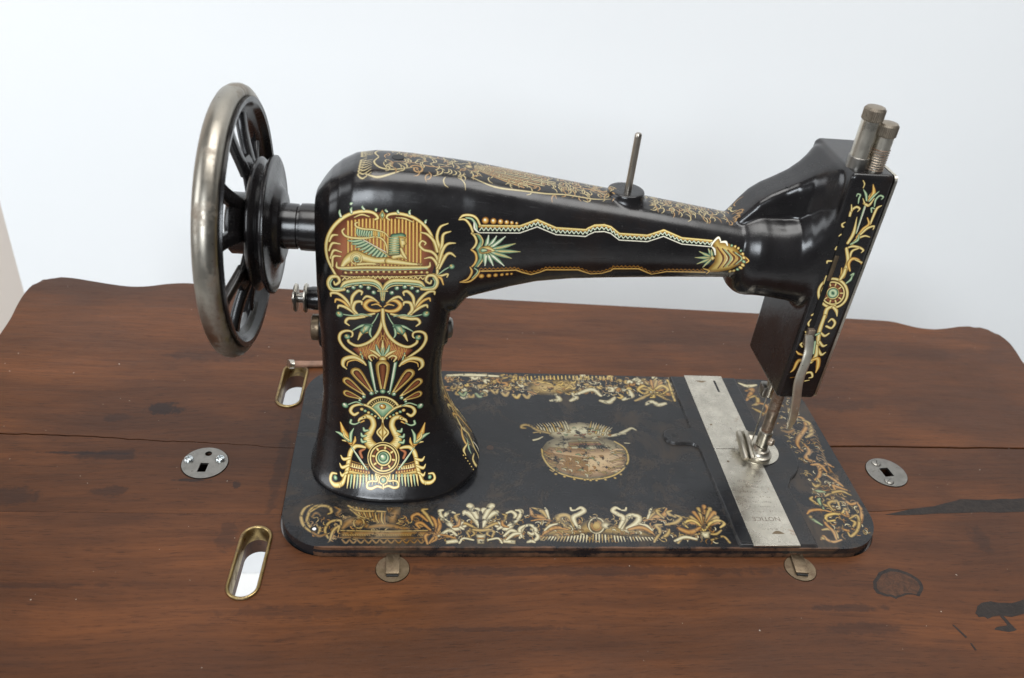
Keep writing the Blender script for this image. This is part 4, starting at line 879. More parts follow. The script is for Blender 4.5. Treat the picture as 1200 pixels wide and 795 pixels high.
    for q, i in ((((700, 20), (740, 40), (745, 90), (715, 120)), 'o'), (((740, 60), (780, 20), (830, 40)), 'o'), (((690, 130), (720, 160), (745, 140), (730, 110)), 'm'), (((790, 90), (850, 130), (890, 160)), 'o'), (((800, 40), (830, 90), (860, 120)), 'd'), (((940, 215), (880, 190), (820, 200), (780, 220)), 'm'), (((930, 190), (860, 165), (830, 155), (840, 180)), 'o'), (((780, 195), (730, 190), (700, 198)), 't'), (((890, 235), (935, 270), (980, 260)), 'o'), (((840, 305), (790, 280), (720, 265), (690, 235)), 'm'), (((820, 320), (750, 305), (690, 310), (668, 330)), 'o'), (((720, 260), (690, 240), (700, 225)), 'm'), (((770, 300), (740, 250), (745, 235)), 't'), (((830, 310), (800, 265), (850, 250), (866, 280)), 'm'), (((840, 370), (795, 375), (785, 345), (830, 330), (880, 330), (900, 300)), 'g'), (((760, 400), (710, 370), (680, 350)), 't'), (((880, 330), (920, 345), (905, 300)), 'o'), (((980, 265), (1005, 310), (1000, 380), (975, 400)), 'o'), (((930, 360), (975, 340), (990, 380), (980, 430), (940, 470), (920, 445)), 'm'), (((850, 445), (880, 425), (930, 435), (960, 410)), 'o'), (((760, 430), (800, 425), (840, 440), (860, 480)), 'm'), (((770, 370), (790, 400), (830, 440), (850, 490)), 'o'), (((755, 490), (770, 470), (790, 490), (830, 505), (880, 492)), 'o'), (((940, 370), (965, 385), (950, 415)), 'm')):
        G(q, [6, 11, 11, 6], i)
    for x, y in ((712, 196), (690, 350), (765, 482), (905, 300)): p.c(*F5([(x, y)])[0], 2.8, 'm')
    K = mk(lambda a: [(860+x/4.967, 400+y/4.967) for x, y in a], 4.967)
    for q, i in ((((30, 245), (80, 262), (130, 255)), 's'), (((70, 290), (110, 280), (90, 320), (75, 345)), 'o'), (((90, 330), (130, 320), (140, 360), (110, 375)), 'm'), (((140, 360), (180, 370), (200, 400), (170, 430)), 'o'), (((110, 390), (150, 410), (190, 430)), 'm'), (((360, 440), (400, 450), (420, 500), (380, 560), (370, 600), (400, 640)), 'o'), (((400, 460), (440, 480), (450, 540), (420, 560)), 'm'), (((410, 600), (440, 640), (420, 680), (470, 700)), 'o'), (((450, 720), (500, 720), (540, 760)), 'o'), (((280, 520), (320, 530), (350, 515)), 'd')): K(q, [6, 11, 12, 6], i)
    for k in range(11): K([(425+k*7, 500+k*18), (450+k*7, 490+k*20), (470+k*8, 505+k*22)], [3, 4, 2], 'd')
KEEP = dict(INK)
INK.update({'g': ((64, 48, 20), (146, 118, 56), (184, 158, 92)), 'o': ((54, 32, 12), (124, 84, 38), (158, 118, 62)), 't': ((36, 50, 38), (90, 108, 78), (136, 146, 106)), 'm': ((48, 36, 16), (122, 98, 50), (160, 134, 80)), 's': ((84, 74, 52), (156, 144, 112), (190, 182, 150)), 'r': ((112, 84, 56), (172, 142, 104), (188, 162, 124)), 'w': ((150, 138, 110), (190, 180, 150), (206, 198, 174)), 'd': ((40, 25, 9), (84, 57, 20), (122, 86, 36))})
bd.fat = .84
def filigree(p):
    """small curls that fill the borders under the main figures"""
    rr = random.Random(11)
    for (x0, x1, y0, y1, n) in ((16, 262, 6.5, 25, 560), (103, 272, 146, 166.5, 460), (336, 361, 12, 70, 150), (338, 360, 75, 150, 120)):
        for k in range(n):
            x = rr.uniform(x0, x1); y = rr.uniform(y0, y1); a = rr.uniform(0, 6.28); L = rr.uniform(2.0, 4.4); t = rr.choice((-1, 1))*rr.uniform(.6, 1.1)
            pts = [(x, y)]
            for q in range(3): a += t; pts.append((pts[-1][0] + L*.42*math.cos(a), pts[-1][1] + L*.42*math.sin(a)))
            p.s(pts, [.25, .55, .5, .25], rr.choice('ddmmo' if x < 90 else 'dmoms'), True, .5)
sm = bd.mp; bd.mp = None; filigree(bd); bd.mp = sm
bedprint(bd)
INK.update(KEEP)
IM = {p.name: p.image() for p in (pil, arm, hd, tp, sd, bd)}

BEDMAT = black_japan('worn_bed_enamel_lit_edges', edge=True, decals=[(IM['bed_print'], 0, 0, 368, 170.2, (0, 1), 2, 1, .7, .9)], base=(.0095, .0098, .011), worn=.8, rough=(.15, .32), wear=.45, fade=.15)
RIMMAT = black_japan('rubbed_enamel_lit_edges', base=(.0095, .0098, .011), worn=.25, rough=(.15, .30))
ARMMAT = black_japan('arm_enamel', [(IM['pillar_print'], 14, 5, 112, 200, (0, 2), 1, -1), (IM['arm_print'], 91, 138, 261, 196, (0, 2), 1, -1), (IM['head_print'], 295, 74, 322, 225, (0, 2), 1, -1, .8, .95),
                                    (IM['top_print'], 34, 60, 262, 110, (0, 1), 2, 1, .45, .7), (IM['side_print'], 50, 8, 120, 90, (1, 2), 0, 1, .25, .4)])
BROWNHOLE = plain('worn_hole', (.06, .035, .025), .6, 300, .3)
# ------------------------------------------------------------------ the room: pale wall behind, floor below
def structure(name, bm, m):
    o = link(name, bm, m); o['kind'] = 'structure'; return o

bm = bmesh.new(); box(bm, (300, 300, -738), (6000, 3600, 16)); structure('floor', bm, FLOORM)
bm = bmesh.new(); box(bm, (1598, 615, 235), (4000, 30, 1930), bev=2); structure('white_wall', bm, WHITEWALL)
bm = bmesh.new(); box(bm, (-900, 1010, 235), (3000, 30, 1930)); structure('beige_wall', bm, BEIGE)

# ------------------------------------------------------------------ the sewing table
def empty(name, loc=(0, 0, 0), **props):
    o = bpy.data.objects.new(name, None); COL.objects.link(o); o.location = [c*S for c in loc]
    o.empty_display_size = .02
    for k, v in props.items(): o[k] = v
    return o

table = empty('sewing_table', label='dark walnut sewing table top with wavy edges carrying the black machine', category='table')
OUT = [(-228.3, 209.5), (-229.1, 230.1), (-231.4, 249.3), (-232.5, 265.6), (-231.3, 280.1), (-226.6, 288.6), (-218.3, 293.3), (-205, 293.1), (-187.1, 289), (-169.2, 285), (-155.5, 283.3), (-142.5, 285), (-130.1, 289.4), (-117, 291.8), (-103.3, 291.5), (-58, 289.5), (12.6, 287.9), (84.6, 286.3), (158.1, 284.6), (256, 281.8), (356.4, 278.8), (435.3, 276.3), (483.4, 274.5), (503.2, 272.9), (513.4, 268.7), (523.6, 264.5), (537.5, 262.6), (552.7, 264.9), (567.2, 268.6), (582, 269.5), (593, 265.2), (598.8, 258), (601.4, 246), (599.8, 232.8), (595.9, 216)]
OUT = [tuple(p) for p in crom(OUT, 3)]
LFT = [(-229, 190), (-236, 165), (-242, 140)]
RGT = [(594, 195), (598, 165), (603, 140)]
def wob(pts, amp, seed, n=9):
    rr = random.Random(seed); out = []
    for (x0, y0), (x1, y1) in zip(pts[:-1], pts[1:]):
        for k in range(n):
            t = k/n; out.append((x0+(x1-x0)*t, y0+(y1-y0)*t + (rr.uniform(-amp, amp) if k else 0)))
    out.append(pts[-1]); return out
J1 = wob([(-243, 102.2), (-186, 100.6), (-140, 99.6), (-90, 96.2), (-55, 94.6), (-4, 91.0), (190, 97), (375, 102.6), (527, 104.2), (603, 104.8)], .55, 3)
J2 = wob([(-243, 33.4), (-159, 32.8), (0, 32.2), (190, 35), (380, 38.2), (492, 48.6), (603, 52)], .18, 5)
def gapj(pts, gl, gr): return [(x, y - (.25 + (gl-.25)*min(1, -x/170) if x < 0 else .25 + (gr-.25)*min(1, x/300))) for x, y in pts]
FRONT = [(603, -95), (560, -112), (300, -118), (0, -118), (-200, -112), (-243, -95)]
plank_polys = [
    list(reversed(OUT)) + LFT + J1 + list(reversed(RGT)),
    [p for p in reversed(J2) if p[0] < 180] + [p for p in gapj(J1, 1.0, 1.6) if p[0] < 180],
    [p for p in reversed(J2) if p[0] > 180] + [p for p in gapj(J1, 1.0, 1.6) if p[0] > 180],
    gapj(J2, .2, .25) + FRONT,
]
TH = 21.0
# cutters: bed opening, belt slots, latch pockets
cut = bmesh.new()
prism(cut, rrect(-1.3, -.5, 369.5, 171.6, 29.6, 16), -60, 30)
SLOTS = [((-11.5, 141.0), (-10.9, 173.5), 7.3), ((-14.4, -21.5), (-13.0, 13.0), 7.2)]
for a, b, r in SLOTS: prism(cut, stadium(*a, *b, r + 1.2), -60, 30)
for cx, cy, rot in ((-54.6, 75.3, 0), (404, 75.2, 0)):
    prism(cut, circle(cx, cy, 14.3, 40), -1.3, 30)
    prism(cut, [(cx-7, cy-9), (cx+7, cy-9), (cx+7, cy+10), (cx-7, cy+10)], -16, -1.0)
for cx in (65.7, 308.6):
    prism(cut, circle(cx, -9.3, 9.7, 36), -1.6, 30)
bmesh.ops.recalc_face_normals(cut, faces=cut.faces)
cutter = link('cutter', cut)
planks = []
for i, poly in enumerate(plank_polys):
    bm = bmesh.new(); prism(bm, poly, -TH, 0, bev=0)
    # ogee-like outer edge on the wavy rim only: round the rim a little
    es = []
    for e in bm.edges:
        a, b = e.verts
        if a.co.z > -.1 and b.co.z > -.1: es.append(e)
    rim = [e for e in es if (i == 0 and (e.verts[0].co.y > 110 and e.verts[1].co.y > 110))]
    jn = [e for e in es if e not in rim]
    if rim: bmesh.ops.bevel(bm, geom=rim, offset=2.2, segments=4, profile=.6, affect='EDGES')
    o = link('plank', bm, wood('walnut_plank', (0, 1, 1, 2)[i]*3.1 + 1, (1.0, .93, .93, 1.05)[i]), table)
    md = o.modifiers.new('b', 'BOOLEAN'); md.object = cutter; md.operation = 'DIFFERENCE'; md.solver = 'EXACT'; md.use_self = True
    bake(o)
    md = o.modifiers.new('v', 'BEVEL'); md.width = .35*S; md.segments = 2; md.limit_method = 'ANGLE'; md.angle_limit = math.radians(60); md.use_clamp_overlap = True
    bake(o); shade(o.data, 50); wnorm(o); planks.append(o)
drop(cutter)

FILLS = [[(383.8, 35.3), (404.1, 40.4), (422.8, 43.3), (435.6, 47.0), (446.1, 50.2), (456.8, 49.8), (465.6, 49.7), (475.2, 50.9), (484.0, 50.7), (498.1, 51.8), (520.4, 51.5), (539.5, 46.3), (536.1, 41.5), (512.4, 39.6), (486.6, 39.0), (467.2, 37.8), (454.6, 38.4), (441.1, 37.5), (419.2, 36.5), (399.3, 34.9)], [(403.4, -42.3), (407.2, -37.7), (411.4, -35.1), (418.3, -33.9), (423.2, -35.2), (430.8, -35.5), (441.5, -32.3), (451.8, -33.0), (455.2, -36.8), (446.5, -42.7), (435.0, -42.6), (424.8, -45.2), (417.9, -44.1), (412.7, -44.9), (409.0, -46.3), (407.6, -44.8), (404.0, -45.2)], [(417.6, -44.5), (420.2, -44.1), (422.6, -54.0), (416.7, -55.4), (408.8, -53.7), (411.3, -51.9), (418.7, -50.9)], [(384.6, -50.0), (385.7, -50.0), (389.4, -58.4), (388.1, -59.2)], [(388.7, -62.3), (389.7, -62.3), (390.3, -67.0), (389.1, -67.0)], [(310.4, -36.3), (321.7, -35.4), (337.1, -38.0), (343.1, -40.9), (329.8, -42.1), (316.2, -39.9)]]
KNOT = [(350.6, -19.1), (357.4, -12.3), (365.7, -9.1), (371.5, -10.0), (375.9, -12.1), (379.8, -16.0), (381.4, -19.6), (380.5, -24.3), (374.9, -30.2), (371.7, -28.9), (367.6, -28.8), (362.6, -30.5), (359.4, -32.0), (356.6, -30.1), (353.0, -29.8), (349.2, -27.9), (348.6, -24.2)]

# dark filler pressed into old splits and a knot in the front boards
def patch(name, poly, z, m, parent=table):
    bm = bmesh.new(); cx = sum(p[0] for p in poly)/len(poly); cy = sum(p[1] for p in poly)/len(poly); rr = random.Random(len(poly)*7)
    n = []
    for a, b in zip(poly, poly[1:] + poly[:1]):
        n.append(a); n.append(((a[0]+b[0])/2 + rr.uniform(-.35, .35), (a[1]+b[1])/2 + rr.uniform(-.25, .25)))
    prism(bm, n, -.4, z, bev=.05, seg=1)
    return wnorm(link(name, bm, m, parent, 50))
for k, poly in enumerate(FILLS[:5]): patch('filled_split', poly, .10 + .004*k, FILLER)
kn_ = patch('wood_knot', KNOT, .09, FILLER)
kc = (sum(p[0] for p in KNOT)/len(KNOT), sum(p[1] for p in KNOT)/len(KNOT))
patch('knot_heart', [(kc[0] + (x-kc[0])*.86, kc[1] + (y-kc[1])*.82) for x, y in KNOT], .13, KNOTM, kn_)

# brass belt slots
for a, b, r in SLOTS:
    bm = bmesh.new()
    prof = [(r+1.15, -9), (r+1.15, .3), (r+1.9, .25), (r+2.0, .7), (r+1.6, 1.3), (r+.9, 1.5), (r+.3, 1.2), (r+.0, .5), (r-.1, -9)]
    rings = [[(x, y, z) for x, y in stadium(*a, *b, rr)] for rr, z in prof]
    loft(bm, rings + [rings[0]], cap=False); bmesh.ops.remove_doubles(bm, verts=bm.verts, dist=1e-4)
    link('belt_slot_ring', bm, BRASS, table, 50)

# latch plates
def boolean_plate(name, poly, z0, z1, holes, m, parent, bev=.4):
    bm = bmesh.new(); prism(bm, poly, z0, z1, bev=bev)
    o = link(name, bm, m, parent)
    if holes:
        c = bmesh.new()
        for h in holes: prism(c, h, z0-5, z1+5)
        bmesh.ops.recalc_face_normals(c, faces=c.faces)
        co = link('cutter', c); md = o.modifiers.new('b', 'BOOLEAN'); md.object = co; md.operation = 'DIFFERENCE'; md.solver = 'EXACT'
        bake(o); drop(co)
    shade(o.data, 50); wnorm(o); return o

def rot2(pts, cx, cy, deg):
    c, s = math.cos(math.radians(deg)), math.sin(math.radians(deg))
    return [(cx + (x-cx)*c - (y-cy)*s, cy + (x-cx)*s + (y-cy)*c) for x, y in pts]

def screw_head(parent, x, y, z, r, h, m, kind='slot', ang=0, axis=(0, 0, 1), name='screw'):
    """domed head with a slot or a cross cut into it"""
    bm = bmesh.new()
    lathe(bm, (0, 0, 0), (0, 0, 1), [(-1, r), (h*.45, r), (h*.8, r*.86), (h, r*.55), (h*1.04, 0)], 28)
    o = link(name, bm, m)
    c = bmesh.new()
    R = Matrix.Rotation(math.radians(ang), 3, 'Z')
    if kind == 'slot': box(c, (0, 0, h), (r*2.6, r*.24, h*1.1), R)
    else:
        box(c, (0, 0, h), (r*1.15, r*.24, h*1.1), R); box(c, (0, 0, h), (r*.24, r*1.15, h*1.12), R)
    co = link('cutter', c); md = o.modifiers.new('b', 'BOOLEAN'); md.object = co; md.operation = 'DIFFERENCE'; md.solver = 'EXACT'
    md.use_self = True; bake(o); drop(co); shade(o.data, 40)
    o.parent = parent; o.location = (x*S, y*S, z*S)
    o.rotation_euler = Vector(axis).to_track_quat('Z', 'Y').to_euler()
    return o

lx, ly = -54.6, 75.3
lp = boolean_plate('latch_plate', circle(lx, ly, 14, 48), -1.2, .5, [circle(lx+.6, ly+8.3, 2.2, 20), [(lx-3.1, ly-8.4), (lx+1.9, ly-8.4), (lx+2.6, ly-.4), (lx-2.4, ly-.4)]], STEEL, table)
lp['label'] = 'left round steel latch plate with two raised cross-head screws'
for sx, sy in ((-10.2, 2.2), (8.9, 3.0)): screw_head(lp, lx+sx, ly+sy, .6, 3.0, 2.0, ZINC, 'cross', 20)
lx, ly = 404, 75.2
rp = boolean_plate('latch_plate', circle(lx, ly, 14, 48), -1.2, .5, [rot2([(lx-3.4, ly-4.2), (lx+3.4, ly-4.2), (lx+3.4, ly+4.2), (lx-3.4, ly+4.2)], lx, ly, 8)], STEEL, table)
rp['label'] = 'right round steel latch plate with two slotted screws'
for sx, sy, a in ((-3.5, 9.2, 80), (-2.3, -8.8, 40)): screw_head(rp, lx+sx, ly+sy, .45, 3.3, 1.0, STEEL, 'slot', a)

# hinge plates in the front rim of the opening
for cx, sk in ((65.7, 0), (308.6, 3.0)):
    hp = boolean_plate('hinge_plate', circle(cx, -9.3, 9.4, 40), -1.5, .35, [], DARKRUST, table)
    bm = bmesh.new()
    w = 3.9
    pts = [(cx-w, 1.5, 2.6), (cx+w, 1.5, 2.6), (cx+w, -14.2, 2.0), (cx-w, -14.2, 2.0)]
    M = Matrix.Translation((cx, -6.4, 0)) @ Matrix.Rotation(math.radians(-sk*2), 4, 'Z')
    for sz, yy, zz, ln in ((2*w, 0, 1.55, 15.6),):
        box(bm, (0, 0, zz), (sz, ln, 1.3), bev=.35)
    box(bm, (0, 7.4, 2.6), (2*w, 1.0, 3.0), bev=.3)
    bmesh.ops.transform(bm, matrix=M, verts=bm.verts)
    link('hinge_leaf', bm, DARKRUST, hp, 40)
    bm = bmesh.new(); box(bm, (0, -8.1, .6), (2*w-1.0, 1.4, 1.5), bev=.2); bmesh.ops.transform(bm, matrix=M, verts=bm.verts)
    link('hinge_recess', bm, GROOVE, hp)

# brown strip at the rear slot
strip = empty('leather_strip', (-14, 178, 0), label='short brown strip with a pale metal tip lying behind the rear belt slot', category='strip')
bm = bmesh.new()
sweep(bm, [(0, 0, 3.4), (6, 1.6, 2.6), (14, 2.6, 2.2), (26, 4.2, 2.0)], lambda t: (3.1-.6*t, 1.9-.3*t, 3), 16)
link('strap', bm, LEATHER, strip, 60)
bm = bmesh.new(); sweep(bm, [(-2.2, -1.0, 4.2), (-1, -.4, 3.8), (1.2, .3, 3.2)], lambda t: (3.6, 2.9, 2.6), 16); link('metal_tip', bm, NICKEL, strip, 60)
# ------------------------------------------------------------------ the sewing machine
machine = empty('sewing_machine', label='old black sewing machine with worn gold ornament and spoked hand wheel at left', category='sewing machine')

# --- bed
bm = bmesh.new()
prism(bm, rrect(0, 0, 368, 170.2, 29, 18), -6, 7, bev=1.9, seg=5)
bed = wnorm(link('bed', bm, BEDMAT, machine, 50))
bm = bmesh.new()                                                       # the raised pad round the slide plates
PADZ = 9.0
n = 16
pad = [(272.5, 1.4), (321.3, 1.4), (320.6, 51)]
pad += [(309 + 28.5*math.cos(math.radians(a)), 82.5 + 28.5*math.sin(math.radians(a))) for a in np.linspace(-56, 62, 22)] + [(320.4, 112), (320.4, 168.8), (269.5, 168.8), (270.3, 110)]
pad += [(267, 107.4), (255.5, 107.4)] + [(255.5 + 7.2*math.cos(math.radians(a)), 100.2 + 7.2*math.sin(math.radians(a))) for a in np.linspace(100, 260, 12)] + [(255.5, 93.0), (267, 93.0), (270.8, 90)]
def offset(poly, d):
    P = [Vector((*p, 0)) for p in poly]; n = len(P); out = []
    for k in range(n):
        a = (P[k]-P[k-1]); b = (P[(k+1) % n]-P[k]); a.normalize(); b.normalize()
        na, nb = Vector((a.y, -a.x, 0)), Vector((b.y, -b.x, 0)); m = (na+nb); m.normalize()
        out.append(tuple((P[k] + m*d/max(.5, m.dot(na)))[:2]))
    return out
loft(bm, [[(*q, z) for q in offset(pad, d)] for d, z in ((.75, 6.85), (.55, 7.1), (.05, PADZ-.55), (-.25, PADZ-.16), (-.8, PADZ))])
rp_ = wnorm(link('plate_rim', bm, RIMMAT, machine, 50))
bm = bmesh.new(); lathe(bm, (255.5, 100.2, PADZ-1.0), (0, 0, 1), [(0, 1.9), (1.06, 1.9), (1.1, 0)], 20); link('screw_hole', bm, GROOVE, machine)
# slide plates
sp1 = boolean_plate('slide_plate', [(280.4, .3), (310.0, .3), (310.0, 86.6), (280.4, 86.6)], PADZ-.8, PADZ+.45, [], PLATE, machine, .25)
sp2 = boolean_plate('slide_plate', [(280.4, 87.1), (310.0, 87.1), (310.0, 170.0), (280.4, 170.0)], PADZ-.8, PADZ+.45, [[(301.7, 150), (303.4, 150), (303.4, 164), (301.7, 164)]], PLATE, machine, .25)
def arc_cut(cx, cy, w, d, up, parent):
    b = bmesh.new(); k = 14
    lo = [(cx - w/2 + w*i/k, cy) for i in range(k+1)]; hi = [(cx - w/2 + w*i/k, cy + up*d*math.sin(math.pi*i/k)) for i in range(k, -1, -1)]
    poly = lo[:1] + lo[-1:] + hi[1:-1]
    prism(b, poly, PADZ+.40, PADZ+.475); link('thumb_notch', b, DARKRUST, parent)
arc_cut(299.0, 9.5, 8.5, 2.6, 1, sp1); arc_cut(292.0, 163.5, 9, 2.2, -1, sp2)
# stamped lettering, read from the operator's side
def lettering(txt, cx, cy, size, parent, dx=0):
    cu = bpy.data.curves.new('lettering', 'FONT'); cu.body = txt; cu.size = size*S; cu.align_x = 'CENTER'; cu.align_y = 'CENTER'
    cu.extrude = .015*S; cu.resolution_u = 2
    o = bpy.data.objects.new('lettering', cu); COL.objects.link(o)
    o.location = (cx*S, cy*S, (PADZ+.465)*S); o.rotation_euler = (0, 0, math.pi)
    me = bpy.data.meshes.new_from_object(o.evaluated_get(bpy.context.evaluated_depsgraph_get()))
    bpy.data.objects.remove(o); bpy.data.curves.remove(cu)
    me.materials.clear(); me.materials.append(ENGRAVE)
    q = bpy.data.objects.new('lettering', me); COL.objects.link(q); q.parent = parent
    q.location = (cx*S, cy*S, (PADZ+.465)*S); q.rotation_euler = (0, 0, math.pi)
lettering('NOTICE', 295.4, 22.0, 5.0, sp1)
bm = bmesh.new(); rr_ = random.Random(5)                               # the other stamped lines are worn past reading: broken strokes only
for y, wd in ((13.5, 10), (28.4, 14), (32.2, 18), (36.4, 17), (40.8, 18), (45.4, 18), (50.2, 16), (55.2, 17)):
    x = 295.4 - wd/2
    while x < 295.4 + wd/2:
        if rr_.random() < .82:
            for k in range(rr_.choice((1, 2, 2, 3))):
                a = rr_.choice((0, 0, 90, 90, 35)); box(bm, (x + rr_.uniform(0, .8), y + rr_.uniform(-.6, .6), PADZ + .462), (rr_.uniform(.5, 1.1), .22, .03), Matrix.Rotation(math.radians(a), 3, 'Z'))
        x += 1.45
o_ = link('worn_stamping', bm, ENGRAVE, sp1); o_['kind'] = 'stuff'
# round needle plate
npl = boolean_plate('needle_plate', circle(310.3, 86.2, 15.2, 56), PADZ-.6, PADZ+.75, [stadium(309.6, 86.2, 310.6, 86.2, .9)], PLATE, machine, .25)
bm = bmesh.new(); lathe(bm, (285.5, 112, PADZ+.40), (0, 0, 1), [(0, .9), (.08, .9)], 14); link('pin_hole', bm, DARKRUST, machine)
bm = bmesh.new(); lathe(bm, (286.5, 74, PADZ+.40), (0, 0, 1), [(0, .9), (.08, .9)], 14); link('pin_hole', bm, DARKRUST, machine)
# oil holes in the bed
for (x, y, r, m) in ((126.5, 86.5, 2.4, BROWNHOLE), (19.5, 14.2, 2.1, GROOVE), (19.9, 14.0, 1.1, WHITE)):
    bm = bmesh.new(); lathe(bm, (x, y, 6.9 + (.04 if m is WHITE else 0)), (0, 0, 1), [(0, r), (.14, r), (.16, 0)], 20); link('oil_hole', bm, m, machine)

# --- arm, pillar and head casting
ARM = [(19.5, 14.0, 3.2, 185.8, 120), (20.5, 16.0, 3.2, 187.5, 120), (22, 18.2, 3.19, 189.9, 120), (24.5, 20.9, 3.18, 193.5, 120), (28, 23.5, 3.17, 197.7, 120), (33, 25.6, 3.15, 201.8, 120), (40, 26.8, 3.12, 205.6, 120), (50, 27.0, 3.09, 207.5, 120), (60, 27.0, 3.05, 207.6, 120), (70, 26.5, 3.01, 207.3, 120), (80, 26.0, 2.98, 206.6, 120), (90, 25.5, 2.94, 205.9, 120), (96, 25.2, 2.92, 205.4, 121), (102, 24.9, 2.89, 204.8, 130.3), (108, 24.6, 2.88, 203.9, 132.5), (116, 24.2, 2.85, 202.7, 135.2), (126, 23.7, 2.82, 201.2, 138.5), (140, 23.0, 2.78, 199.2, 142.3), (160, 22.1, 2.71, 196.5, 144.9), (180, 21.2, 2.65, 193.9, 146.1), (200, 20.3, 2.59, 191.1, 147.1), (220, 19.5, 2.52, 188.3, 148.0), (240, 18.7, 2.46, 185.4, 148.7), (256, 18.3, 2.41, 183.0, 149.3), (268, 18.0, 2.4, 182.2, 149.8)]
PIL = [(7, 11.7, 116.0, 40.0, 2.35, 74.9), (9.3, 11.7, 116.0, 40.0, 2.35, 74.9), (10.5, 12.2, 117.2, 39.4, 2.37, 75.4), (13, 13.1, 118.4, 38.0, 2.4, 76.3), (16, 14.0, 116.8, 36.5, 2.43, 77.2), (20, 14.7, 114.7, 34.8, 2.47, 78.2), (25, 15.6, 111.3, 33.2, 2.53, 79.5), (30, 16.5, 107.6, 31.8, 2.59, 80.6), (36, 17.6, 103.2, 30.4, 2.65, 81.6), (43, 18.6, 99.2, 29.2, 2.75, 82.3), (52, 19.4, 94.7, 28.1, 2.89, 82.9), (62, 20.1, 91.9, 27.5, 3.05, 83.6), (74, 20.3, 90.9, 27.1, 3.24, 84.1), (88, 20.4, 90.7, 26.8, 3.47, 84.5), (105, 20.1, 92.6, 26.8, 3.5, 84.7), (120, 19.0, 94.1, 26.9, 3.5, 84.8), (135, 18.9, 94.1, 26.9, 3.5, 84.9), (150, 18.9, 93.3, 27.0, 3.5, 85.0), (172, 18.8, 90, 25.5, 3.4, 85.0)]
bm = bmesh.new()
loft(bm, [sell(85, (zt+zb)/2, w, (zt-zb)/2, n, x=x) for x, w, n, zt, zb in ARM])
loft(bm, [sell((l+r)/2, cy, (r-l)/2, ay, n, z=z) for z, l, r, ay, n, cy in PIL])
# spool pin boss
lathe(bm, (185.5, 85, 180), (0, 0, 1), [(0, 15), (9, 13.5), (12.5, 11.0), (14.5, 10.3), (16.6, 10.2), (17.2, 9.6)], 40)
# neck collar
def xl(pts, n=56):
    loft(bm, [sell(cy, cz, ay, az, e, x=x, N=n) for x, cy, cz, ay, az, e in pts])
xl([(252.5, 85, 165, 18.5, 19, 2.2), (255, 85.5, 163.5, 21.5, 22, 2.2), (258, 86, 163, 23.5, 24, 2.2), (261, 86, 163, 24.6, 25.1, 2.2), (264, 86, 163, 25.0, 25.3, 2.2), (268, 86, 162.8, 24.9, 25, 2.2), (276, 86, 162.5, 25.0, 25, 2.3), (284, 87, 162.5, 25.6, 26.5, 2.4), (289, 87.5, 165, 26.2, 29.5, 2.6), (293, 88, 169, 27.0, 34.5, 2.8), (296, 88, 173, 27.6, 39.5, 3.2), (302, 88, 176, 27.6, 44, 3.6)])
# head box
def head_ring(z, x0, x1, y0, y1, r): return [(x, y, z) for x, y in rrect(x0, y0, x1, y1, r, 6)]
loft(bm, [head_ring(75.8, 297.6, 320.6, 60.6, 115, 2), head_ring(76.6, 296.9, 321.2, 60, 116, 2), head_ring(115, 296.8, 321.4, 60, 116.5, 2), head_ring(205, 296.6, 321.0, 60, 114.5, 2), head_ring(221.5, 296.6, 320.6, 60, 113, 2), head_ring(223.6, 298, 319.6, 61.3, 111.5, 2)])
# web rising from the neck to the top of the head
WEB = [(247, 87, 9, 183), (251, 88, 10.5, 186.5), (255, 89, 11.5, 191), (260, 90, 12, 196.5), (266, 91, 12.3, 200.5), (274, 92, 12.6, 204.3), (281, 92, 13.2, 208.5), (287, 91.5, 15, 213.5), (291, 90, 18, 218), (294.5, 88.5, 22.5, 222), (298, 87.5, 25.5, 223.5)]
loft(bm, [sell(cy, (zt+165)/2, w, (zt-165)/2, 5.5, x=x) for x, cy, w, zt in WEB])
# bosses for the screws on the pillar
lathe(bm, (80, 80, 106), (1, 0, 0), [(0, 11), (11.5, 10.2), (13.2, 9.2)], 32)
body = link('arm', bm, None, machine)
md = body.modifiers.new('r', 'REMESH'); md.mode = 'VOXEL'; md.voxel_size = .8*S; md.use_smooth_shade = True
md = body.modifiers.new('s', 'SMOOTH'); md.factor = .5; md.iterations = 5
bake(body)
body.data.materials.clear(); body.data.materials.append(ARMMAT); shade(body.data, 180)

# oil hole on top of the arm and pits on the web
bm = bmesh.new(); lathe(bm, (62, 86, 206.6), (0, 0, 1), [(0, 3.4), (1.15, 3.4), (1.2, 0)], 20); link('oil_hole', bm, GROOVE, machine)
bm = bmesh.new(); lathe(bm, (275.5, 84, 203.4), (0, 0, 1), [(0, 1.5), (1.0, 1.5), (1.05, 0)], 16); link('oil_hole', bm, GROOVE, machine)

# --- faceplate: nickel cover on the needle end
bm = bmesh.new()
rings = []
for x, d in ((320.8, .4), (322.2, .2), (322.6, .8)):
    rings.append([(x, y, z) for y, z in rrect(60 + d, 76 + d, 116 - d, 223.4 - d, 3, 6)])
loft(bm, rings); link('faceplate', bm, NICKEL, machine, 40)

# --- lifter slot in the back of the head
bm = bmesh.new()
def slab(x0, x1, z0, z1, y0, y1, b=0): box(bm, ((x0+x1)/2, (y0+y1)/2, (z0+z1)/2), (x1-x0, y1-y0, z1-z0), bev=b)
slab(301.6, 304.6, 121, 199.5, 59.55, 62)
link('lifter_slot', bm, GROOVE, machine)
bm = bmesh.new(); slab(301.9, 304.3, 160, 176, 58.9, 61, .3); link('slot_slider', bm, DARKRUST, machine, 40)
